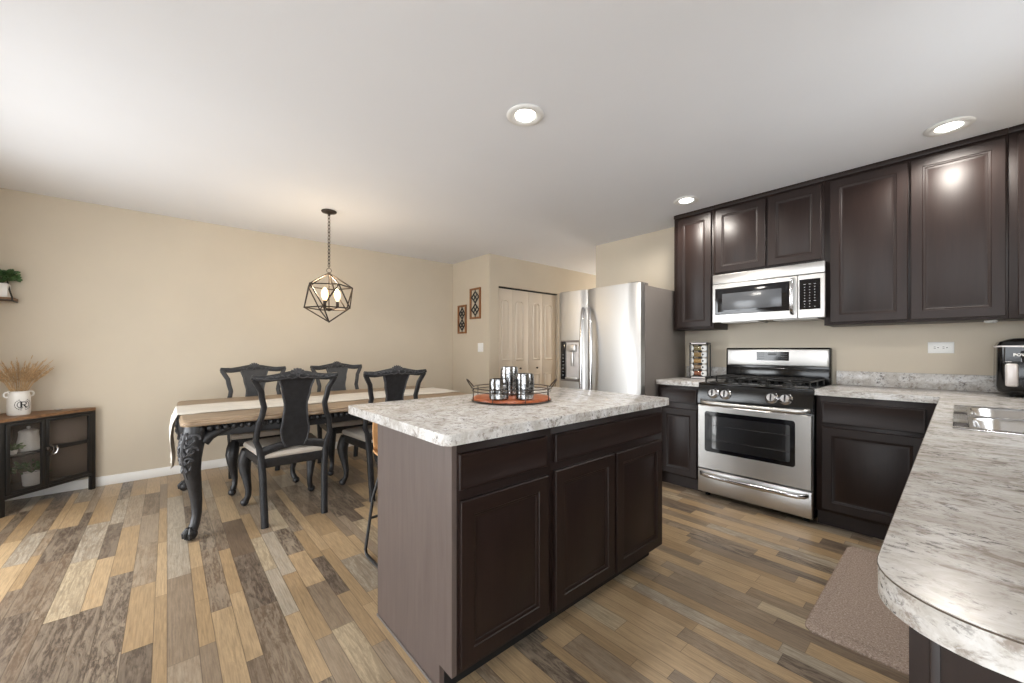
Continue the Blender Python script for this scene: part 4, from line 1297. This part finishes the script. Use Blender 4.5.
# ------------------------------------------------------------------ pendant over the table
def pendant():
    cx, cy = -3.766, 1.102
    t = thing('pendant_light', 'bronze wire icosahedron pendant light hanging on a chain over the dining table', 'pendant light', (cx, cy, HC))
    m = MB(); m.lathe([(.001, HC - .001), (.062, HC - .001), (.066, HC - .006), (.062, HC - .014), (.030, HC - .024), (.012, HC - .030), (.010, HC - .044), (.001, HC - .046)], (cx, cy, 0), 28); m.build('canopy', 'bronze', t)
    zc, R = 1.656, .222
    m = MB(); z = HC - .052; k = 0
    while z > zc + R + .060:
        a = k * PI / 2 + .5
        pts = [(cx + .0105 * math.cos(q) * math.cos(a), cy + .0105 * math.cos(q) * math.sin(a), z + .019 * math.sin(q)) for q in [2 * PI * j / 10 for j in range(10)]]
        m.tube(pts, .0034, 5, True); z -= .0315; k += 1
    m.build('chain', 'bronze', t)
    yaw = .8495
    bk = Vector((-cx, -cy, 0)).normalized(); rt = Vector((-bk.y, bk.x, 0))   # towards the kitchen side, and across
    def P(ang, r, z): return Vector((cx, cy, 0)) + rt * (r * math.sin(ang)) + bk * (r * math.cos(ang)) + Vector((0, 0, z))
    m = MB(); m.tube([Vector((cx, cy, zc + R + .022)) + rt * (.020 * math.cos(q)) + Vector((0, 0, .020 * math.sin(q))) for q in [2 * PI * j / 16 for j in range(16)]], .003, 6, True)
    top, bot = Vector((cx, cy, zc + R)), Vector((cx, cy, zc - R))
    de = math.radians(23); rr = R * .8944; zz = R * .4472
    up = [P(de + 2 * PI * k / 5, rr, zc + zz) for k in range(5)]; lo = [P(de + PI / 5 + 2 * PI * k / 5, rr, zc - zz) for k in range(5)]
    E = []
    for k in range(5):
        E += [(top, up[k]), (up[k], up[(k + 1) % 5]), (up[k], lo[k]), (up[(k + 1) % 5], lo[k]), (lo[k], lo[(k + 1) % 5]), (lo[k], bot)]
    for a, b in E: m.cyl(a, b, .0060, 6)
    for p in up + lo + [top, bot]: m.ball(p, .0074, 8, 6)
    m.build('wire_cage', 'bronze', t)
    m = MB(); m.cyl(top, (cx, cy, zc - .10), .005, 8)
    m.lathe([(.001, zc - .125), (.012, zc - .122), (.030, zc - .108), (.032, zc - .100), (.012, zc - .092), (.006, zc - .08)], (cx, cy, 0), 20)
    m.build('stem', 'bronze', t)
    for k in range(3):
        a = math.radians(-30 + 120 * k)
        p = P(a, .070, 0)
        q = MB(); q.tube([(cx, cy, zc - .100), Vector((cx, cy, zc - .104)).lerp(Vector((p.x, p.y, zc - .104)), .6), (p.x, p.y, zc - .088)], .005, 6)
        q.lathe([(.001, zc - .092), (.016, zc - .090), (.013, zc - .080), (.0125, zc - .035), (.001, zc - .034)], (p.x, p.y, 0), 14); so = q.build('lamp_socket', 'bronze', t)
        q = MB(); q.lathe([(.010, zc - .034), (.013, zc - .026), (.027, zc + .008), (.030, zc + .028), (.025, zc + .052), (.012, zc + .074), (.001, zc + .084)], (p.x, p.y, 0), 18)
        q.build('bulb', 'bulb', so)
    l = bpy.data.lights.new('pendant_glow', 'POINT'); l.energy = 6; l.color = (1, .78, .52); l.shadow_soft_size = .06
    lo_ = bpy.data.objects.new('pendant_glow', l); lo_.location = (cx, cy, zc + .13); COL.objects.link(lo_)
pendant()

# ------------------------------------------------------------------ recessed ceiling lights
for x, y, lab in ((-1.530, 1.440, 'round recessed ceiling light over the island, in the middle of the ceiling'),
                  (-.034, 3.303, 'round recessed ceiling light in front of the large wall cabinet at right'),
                  (-1.508, 3.276, 'round recessed ceiling light near the narrow wall cabinet and the refrigerator')):
    t = thing('recessed_light', lab, 'ceiling light', (x, y, HC), 0, 'recessed lights in the kitchen ceiling')
    m = MB(); m.lathe([(.053, -.001), (.098, -.001), (.100, -.004), (.094, -.010), (.078, -.012), (.060, -.008), (.054, -.005), (.053, -.003)], (0, 0, 0), 36); m.build('trim_ring', 'white', t, world=False)
    m = MB(); m.lathe([(.001, -.0055), (.0525, -.0055), (.0525, -.003), (.001, -.003)], (0, 0, 0), 32); m.build('lens', 'lamp', t, world=False)
    l = bpy.data.lights.new('downlight', 'SPOT'); l.energy = 25; l.color = (1, .94, .86); l.spot_size = 3.0; l.spot_blend = .35; l.shadow_soft_size = .09
    lo_ = bpy.data.objects.new('downlight', l); lo_.location = (x, y, HC - .02); COL.objects.link(lo_)

# ------------------------------------------------------------------ two scrollwork panels on the short wall
for x0, x1, z0, z1, lab in ((-4.757, -4.550, 1.412, 1.815, 'brown-framed black scrollwork wall panel, the lower left of the pair'),
                            (-4.458, -4.216, 1.602, 2.022, 'brown-framed black scrollwork wall panel, the upper right of the pair')):
    t = thing('wall_ornament', lab, 'wall decor', ((x0 + x1) / 2, YK - .001, (z0 + z1) / 2), 0, 'scrollwork panels on the short wall')
    yf = YK - .022; f = .026
    m = MB()
    for bx in ((x0, x0 + f, z0, z1), (x1 - f, x1, z0, z1), (x0 + f, x1 - f, z0, z0 + f), (x0 + f, x1 - f, z1 - f, z1)):
        m.box(bx[0], bx[1], yf, YK - .001, bx[2], bx[3], .003)
    m.build('frame', 'framewood', t)
    m = MB(); cx = (x0 + x1) / 2; hw = (x1 - x0) / 2 - f; y = YK - .012; H = z1 - z0 - 2 * f
    for k in (0.27, 0.73):
        zc = z0 + f + H * k; hh = H * .21
        dm = [(cx, y, zc + hh), (cx + hw * .86, y, zc), (cx, y, zc - hh), (cx - hw * .86, y, zc)]
        for a in range(4): m.cyl(dm[a], dm[(a + 1) % 4], .0085, 6)
        for a in range(4):
            b = dm[a]; mid = ((b[0] + cx) / 2, y, (b[2] + zc) / 2)
            m.tube([(mid[0] + .030 * math.cos(q), y, mid[2] + .030 * math.sin(q)) for q in [2 * PI * j / 10 for j in range(10)]], .0065, 6, True)
        m.ball((cx, y, zc), (.017, .008, .017)); 
        m.cyl((cx - hw, y, zc), (cx - hw * .8, y, zc), .007, 6); m.cyl((cx + hw, y, zc), (cx + hw * .8, y, zc), .007, 6)
    m.cyl((cx, y, z0 + f), (cx, y, z0 + f + H * .08), .007, 6); m.cyl((cx, y, z1 - f), (cx, y, z1 - f - H * .08), .007, 6); m.cyl((cx, y, z0 + f + H * .47), (cx, y, z0 + f + H * .53), .007, 6)
    m.build('scrollwork', 'ink', t)

# ------------------------------------------------------------------ foliage helper
def foliage(mb, c, r, n, size, droop=0.0, squash=.8, up=.3):
    for k in range(n):
        a = random.uniform(0, 2 * PI); e = random.uniform(-.25, 1) ; rad = random.uniform(.45, 1.0) * r
        d = Vector((math.cos(a), math.sin(a), up + e * squash)).normalized()
        p = Vector(c) + d * rad - Vector((0, 0, droop * rad * random.random()))
        s = size * random.uniform(.7, 1.25)
        t = (d + Vector((random.uniform(-.6, .6), random.uniform(-.6, .6), random.uniform(-.5, .4)))).normalized()
        u, w = frame_of(t)
        q = random.uniform(0, 2 * PI); side = u * math.cos(q) + w * math.sin(q); nn = t.cross(side)
        pts = [p, p + t * s * .3 + side * s * .30 + nn * s * .06, p + t * s * .7 + side * s * .26 + nn * s * .06, p + t * s, p + t * s * .7 - side * s * .26 + nn * s * .06, p + t * s * .3 - side * s * .30 + nn * s * .06, p + t * s * .5 - nn * s * .05]
        mb.add(pts, [(0, 1, 6), (1, 2, 6), (2, 3, 6), (3, 4, 6), (4, 5, 6), (5, 0, 6)])
        if k % 4 == 0: mb.tube([Vector(c) - Vector((0, 0, r * .3)), (Vector(c) + p) / 2, p], size * .05, 4)

# ------------------------------------------------------------------ corner console and what stands on it (front at 45 degrees)
A0 = Vector((-4.85, -.457, 0)); EU = Vector((1, -1, 0)).normalized(); EN = Vector((1, 1, 0)).normalized()
def C(s, d, z): return A0 + EU * s - EN * d + Vector((0, 0, z))
def console():
    t = thing('corner_cabinet', 'black metal corner cabinet with two mesh doors and wood top in the left corner', 'cabinet', C(.3, .12, 0))
    Wd = .602
    fp = [(0, 0), (Wd, 0), (Wd + .02, .02), (Wd + .02, .055), (Wd * .56, .375), (Wd * .44, .375), (-.03, .055), (-.012, .02)]
    # footprint kept inside the two walls
    def clampp(s, d):
        p = C(s, d, 0); x = max(p.x, XW + .022); y = max(p.y, YB + .022); return Vector((x, y, 0))
    def shelf(z0, z1, name, mat, ins=0.0, par=t):
        m = MB(); pts = [clampp(s, max(d, ins)) for s, d in fp]
        m.ring_loft([[p + Vector((0, 0, z)) for p in pts] for z in (z0, z1)]); return m.build(name, mat, par)
    shelf(.668, .690, 'wood_top', 'oak'); 
    m = MB(); F = axes(C(0, 0, 0), EU, UPZ)     # local x along the front, y up, z towards the room (EU x Z = -EN ... see below)
    zdir = EU.cross(Vector(UPZ))
    def bar(s0, s1, z0, z1, d0, d1, mb, bev=.002):
        mb.box(s0, s1, z0, z1, min(-d0, -d1) if zdir.dot(EN) > 0 else min(d0, d1), max(-d0, -d1) if zdir.dot(EN) > 0 else max(d0, d1), bev, F)
    bar(0, Wd, .655, .668, 0, .03, m)
    bar(0, Wd, .118, .140, .0, .03, m)
    for s in (0.0, Wd - .032): bar(s, s + .032, 0, .668, 0, .030, m)
    m.build('front_frame', 'blackmetal', t)
    shelf(.122, .138, 'bottom_shelf', 'blackmetal', .02); shelf(.398, .412, 'middle_shelf', 'blackmetal', .03)
    bk = MB()
    for (s0, d0), (s1, d1) in ((( -.03, .055), (Wd * .44, .375)), ((Wd * .56, .375), (Wd + .02, .055)), ((Wd * .44, .375), (Wd * .56, .375))):
        p, q = clampp(s0, d0), clampp(s1, d1)
        bk.add([p + Vector((0, 0, .13)), q + Vector((0, 0, .13)), q + Vector((0, 0, .67)), p + Vector((0, 0, .67))], [(0, 1, 2, 3)])
    o = bk.build('back_panel', flat('taupe_back_panel', rgb(132, 118, 106), .7), t)
    md = o.modifiers.new('thickness', 'SOLIDIFY'); md.thickness = .004
    for s0, s1, hs in ((.034, .342, .322), (.346, Wd - .034, .366)):
        m = MB(); z0, z1 = .143, .653; f = .022
        bar(s0, s0 + f, z0, z1, -.006, .012, m); bar(s1 - f, s1, z0, z1, -.006, .012, m); bar(s0 + f, s1 - f, z0, z0 + f, -.006, .012, m); bar(s0 + f, s1 - f, z1 - f, z1, -.006, .012, m)
        if s0 < .1: bar(s0 + f, s1 - f, .412, .434, -.004, .010, m)
        d = m.build('door', 'blackmetal', t)
        m = MB(); m.add([C(s0 + f, .003, z0 + f), C(s1 - f, .003, z0 + f), C(s1 - f, .003, z1 - f), C(s0 + f, .003, z1 - f)], [(0, 1, 2, 3)]); m.build('mesh_pane', 'meshglass', d)
        if s0 < .1:
            q = MB(); pts = [C(.330, -.007, .375), C(.326, -.030, .380), C(.316, -.036, .405), C(.316, -.034, .435), C(.328, -.018, .453)]
            q.tube(pts, [.004, .005, .005, .004, .003], 8); q.ball(C(.332, -.010, .420), (.012, .012, .020)); q.build('latch', ['bronze'], d)
            q = MB(); q.tube([C(.322, -.018, .375), C(.300, -.038, .387), C(.292, -.040, .415), C(.302, -.036, .440)], [.004, .005, .005, .004], 8); q.build('latch_lever', 'chrome', d)
console()

def crock():
    c = C(.385, .160, .6905)
    ang = math.atan2(.62, .78) - .12
    t = thing('ceramic_crock', 'white ceramic crock with black letter R holding dried pampas grass on the corner cabinet', 'crock', c)
    r = .058; H = .180
    m = MB(); m.lathe([(.001, 0), (r * .93, 0), (r, .010), (r * 1.02, H * .4), (r, H * .80), (r * .88, H * .90), (r * .90, H * .97), (r * .97, H), (r * .90, H), (r * .83, H * .90), (r * .9, H * .7), (.001, H * .66)], (0, 0, 0), 36)
    m.build('vessel', 'ceramic', t, world=False)
    sd = Vector((-math.sin(ang), math.cos(ang), 0))
    for s in (-1, 1):
        q = MB(); cc = sd * (s * (r + .005)) + Vector((0, 0, H * .86))
        q.tube([cc + sd * (.014 * math.cos(a)) + Vector((0, 0, .019 * math.sin(a))) for a in [2 * PI * k / 14 for k in range(14)]], .0055, 8, True); q.build('handle', 'ceramic', t, world=False)
    # letter R and laurel wreath wrapped on the body
    m = MB()
    def wrap(x, z, d=.0012):
        a = ang + x / (r * 1.02); rr = r * 1.02 + d
        return Vector((rr * math.cos(a), rr * math.sin(a), H * .44 + z))
    def stroke(pts, wd):
        for (xa, za), (xb, zb) in zip(pts, pts[1:]):
            L = math.hypot(xb - xa, zb - za); nx, nz = -(zb - za) / L * wd / 2, (xb - xa) / L * wd / 2
            quad = [(xa + nx, za + nz), (xb + nx, zb + nz), (xb - nx, zb - nz), (xa - nx, za - nz)]
            m.add([wrap(x, z, .0018) for x, z in quad], [(0, 1, 2, 3)])
    stroke([(-.011, -.022), (-.011, .022)], .009); stroke([(-.019, -.020), (-.002, -.020)], .004); stroke([(-.019, .020), (.002, .020)], .004)
    stroke([(-.009, .020), (.006, .020), (.013, .015), (.0145, .010), (.013, .004), (.006, -.001), (-.009, -.001)], .006)
    stroke([(.001, -.001), (.012, -.019)], .008); stroke([(.008, -.020), (.021, -.020)], .004)
    for s in (-1, 1):
        for k in range(9):
            a = -1.35 + k * .29; x, z = s * .036 * math.cos(a), .034 * math.sin(a)
            tx, tz = -s * math.sin(a), math.cos(a)
            for o_, q in ((.006, .6), (-.006, -.6)):
                ex, ez = x + s * o_ * math.cos(a), z + o_ * math.sin(a)
                L = .0085
                m.add([wrap(ex - tx * .003, ez - tz * .003, .0018), wrap(ex + s * .003 * math.cos(a) + tx * .004, ez + .003 * math.sin(a) + tz * .004, .0018), wrap(ex + tx * L, ez + tz * L, .0018), wrap(ex - s * .003 * math.cos(a) + tx * .004, ez - .003 * math.sin(a) + tz * .004, .0018)], [(0, 1, 2, 3)])
    m.build('letter_and_wreath', 'ink', t, world=False)
    # dried grass is its own thing
    m = MB()
    for k in range(80):
        a = random.uniform(0, 2 * PI); lean = random.uniform(.02, .55) ; L = random.uniform(.20, .30)
        d = Vector((math.cos(a) * lean, math.sin(a) * lean, 1)).normalized()
        p0 = Vector((math.cos(a) * .018, math.sin(a) * .018, H * .7)); p1 = p0 + d * L * .55; p2 = p1 + (d + Vector((math.cos(a) * .35, math.sin(a) * .35, -.10))).normalized() * L * .55
        m.tube([p0, p1, p2], [.0012, .0012, .0008], 4)
        ax = (p2 - p1)
        for j in range(30):
            f = random.random(); b = p1 + ax * f
            rr = .016 * math.sin(PI * min(1, .12 + f * .9)) + .003
            q = Vector((random.uniform(-1, 1), random.uniform(-1, 1), random.uniform(-.2, 1.2))).normalized()
            tip = b + q * rr + ax.normalized() * .018
            s_ = ax.cross(q).normalized() * .0022
            m.add([b - s_, b + s_, tip], [(0, 1, 2)])
    o = m.build('pampas_grass', 'pampas'); o.location = c
    tag(o, 'bunch of tan dried pampas grass in the white lettered crock', 'dried grass')
crock()

def trinket():
    c = C(.205, .075, .6905)
    t = thing('glass_trinket', 'tiny clear glass dish with silver rim on the corner cabinet top', 'dish', c)
    m = MB(); m.lathe([(.001, 0), (.016, 0), (.020, .006), (.024, .014), (.022, .014), (.017, .006), (.001, .003)], (0, 0, 0), 24); m.build('bowl', 'clear', t, world=False)
    m = MB(); m.tube([(.0235 * math.cos(a), .0235 * math.sin(a), .0145) for a in [2 * PI * k / 20 for k in range(20)]], .0018, 6, True); m.build('rim', 'chrome', t, world=False)
trinket()

def lidded_jar():
    c = C(.335, .150, .4125)
    t = thing('lidded_jar', 'white lidded ceramic jar with round knob on the middle shelf of the corner cabinet', 'jar', c)
    m = MB(); m.lathe([(.001, 0), (.064, 0), (.068, .006), (.069, .020), (.062, .05), (.053, .10), (.050, .135), (.001, .137)], (0, 0, 0), 32); m.build('jar_body', 'ceramic', t, world=False)
    m = MB(); m.lathe([(.052, .1375), (.053, .144), (.046, .152), (.020, .162), (.001, .164)], (0, 0, 0), 32); ld = m.build('lid', 'ceramic', t, world=False)
    m = MB(); m.ball((0, 0, .173), .012, 14, 10); m.build('knob', 'ceramic', ld, world=False)
lidded_jar()

def potted(name, label, c, rp, hp, fr, n, size, mat, square=False, pot=True, droop=0.0):
    t = thing(name, label, 'plant', c)
    m = MB()
    if square: m.box(-rp, rp, -rp, rp, 0, hp, .006); m.box(-rp + .008, rp - .008, -rp + .008, rp - .008, hp - .004, hp + .001)
    else: m.lathe([(.001, 0), (rp * .82, 0), (rp * .9, .006), (rp, hp * .9), (rp, hp), (rp * .88, hp), (rp * .86, hp * .86), (.001, hp * .84)], (0, 0, 0), 28)
    m.build('pot', 'ceramic', t, world=False)
    m = MB(); foliage(m, (0, 0, hp + fr * .25), fr, n, size, droop); m.build('foliage', mat, t, world=False)
    return t
potted('potted_plant', 'green leafy plant in a round white pot on the bottom shelf of the corner cabinet', C(.318, .150, .1385), .050, .098, .098, 110, .030, 'leaf', droop=.7)
potted('potted_plant', 'small pale green plant at the left end of the middle shelf of the corner cabinet', C(.465, .100, .4125), .026, .030, .052, 110, .020, 'leafpale', droop=.6)

# ------------------------------------------------------------------ floating shelf with a plant, upper left
def wall_shelf():
    y0, y1, z = -1.105, -.885, 1.566
    t = thing('wall_shelf', 'small wooden wall shelf with black rod bracket at the left edge', 'shelf', (XW, (y0 + y1) / 2, z))
    m = MB(); m.box(XW + .002, -4.775, y0, y1, z - .004, z + .016, .002); m.build('board', 'oak', t)
    m = MB()
    for yy in (y1 - .004, y0 + .01):
        m.tube([(XW + .004, yy - .05, z + .175), (XW + .03, yy - .045, z + .150), (-4.80, yy - .016, z + .06), (-4.776, yy - .002, z + .02), (-4.772, yy, z - .004), (-4.80, yy, z - .010), (XW + .004, yy, z - .010)], .0048, 8)
    m.tube([(-4.772, y0 + .01, z - .006), (-4.772, y1 - .004, z - .006)], .0048, 8)
    m.build('bracket', 'blackmetal', t)
    potted('potted_plant', 'bushy green plant in a white square pot on the small wall shelf', (-4.842, -.962, z + .0165), .046, .108, .098, 260, .034, 'leaf', True)
wall_shelf()
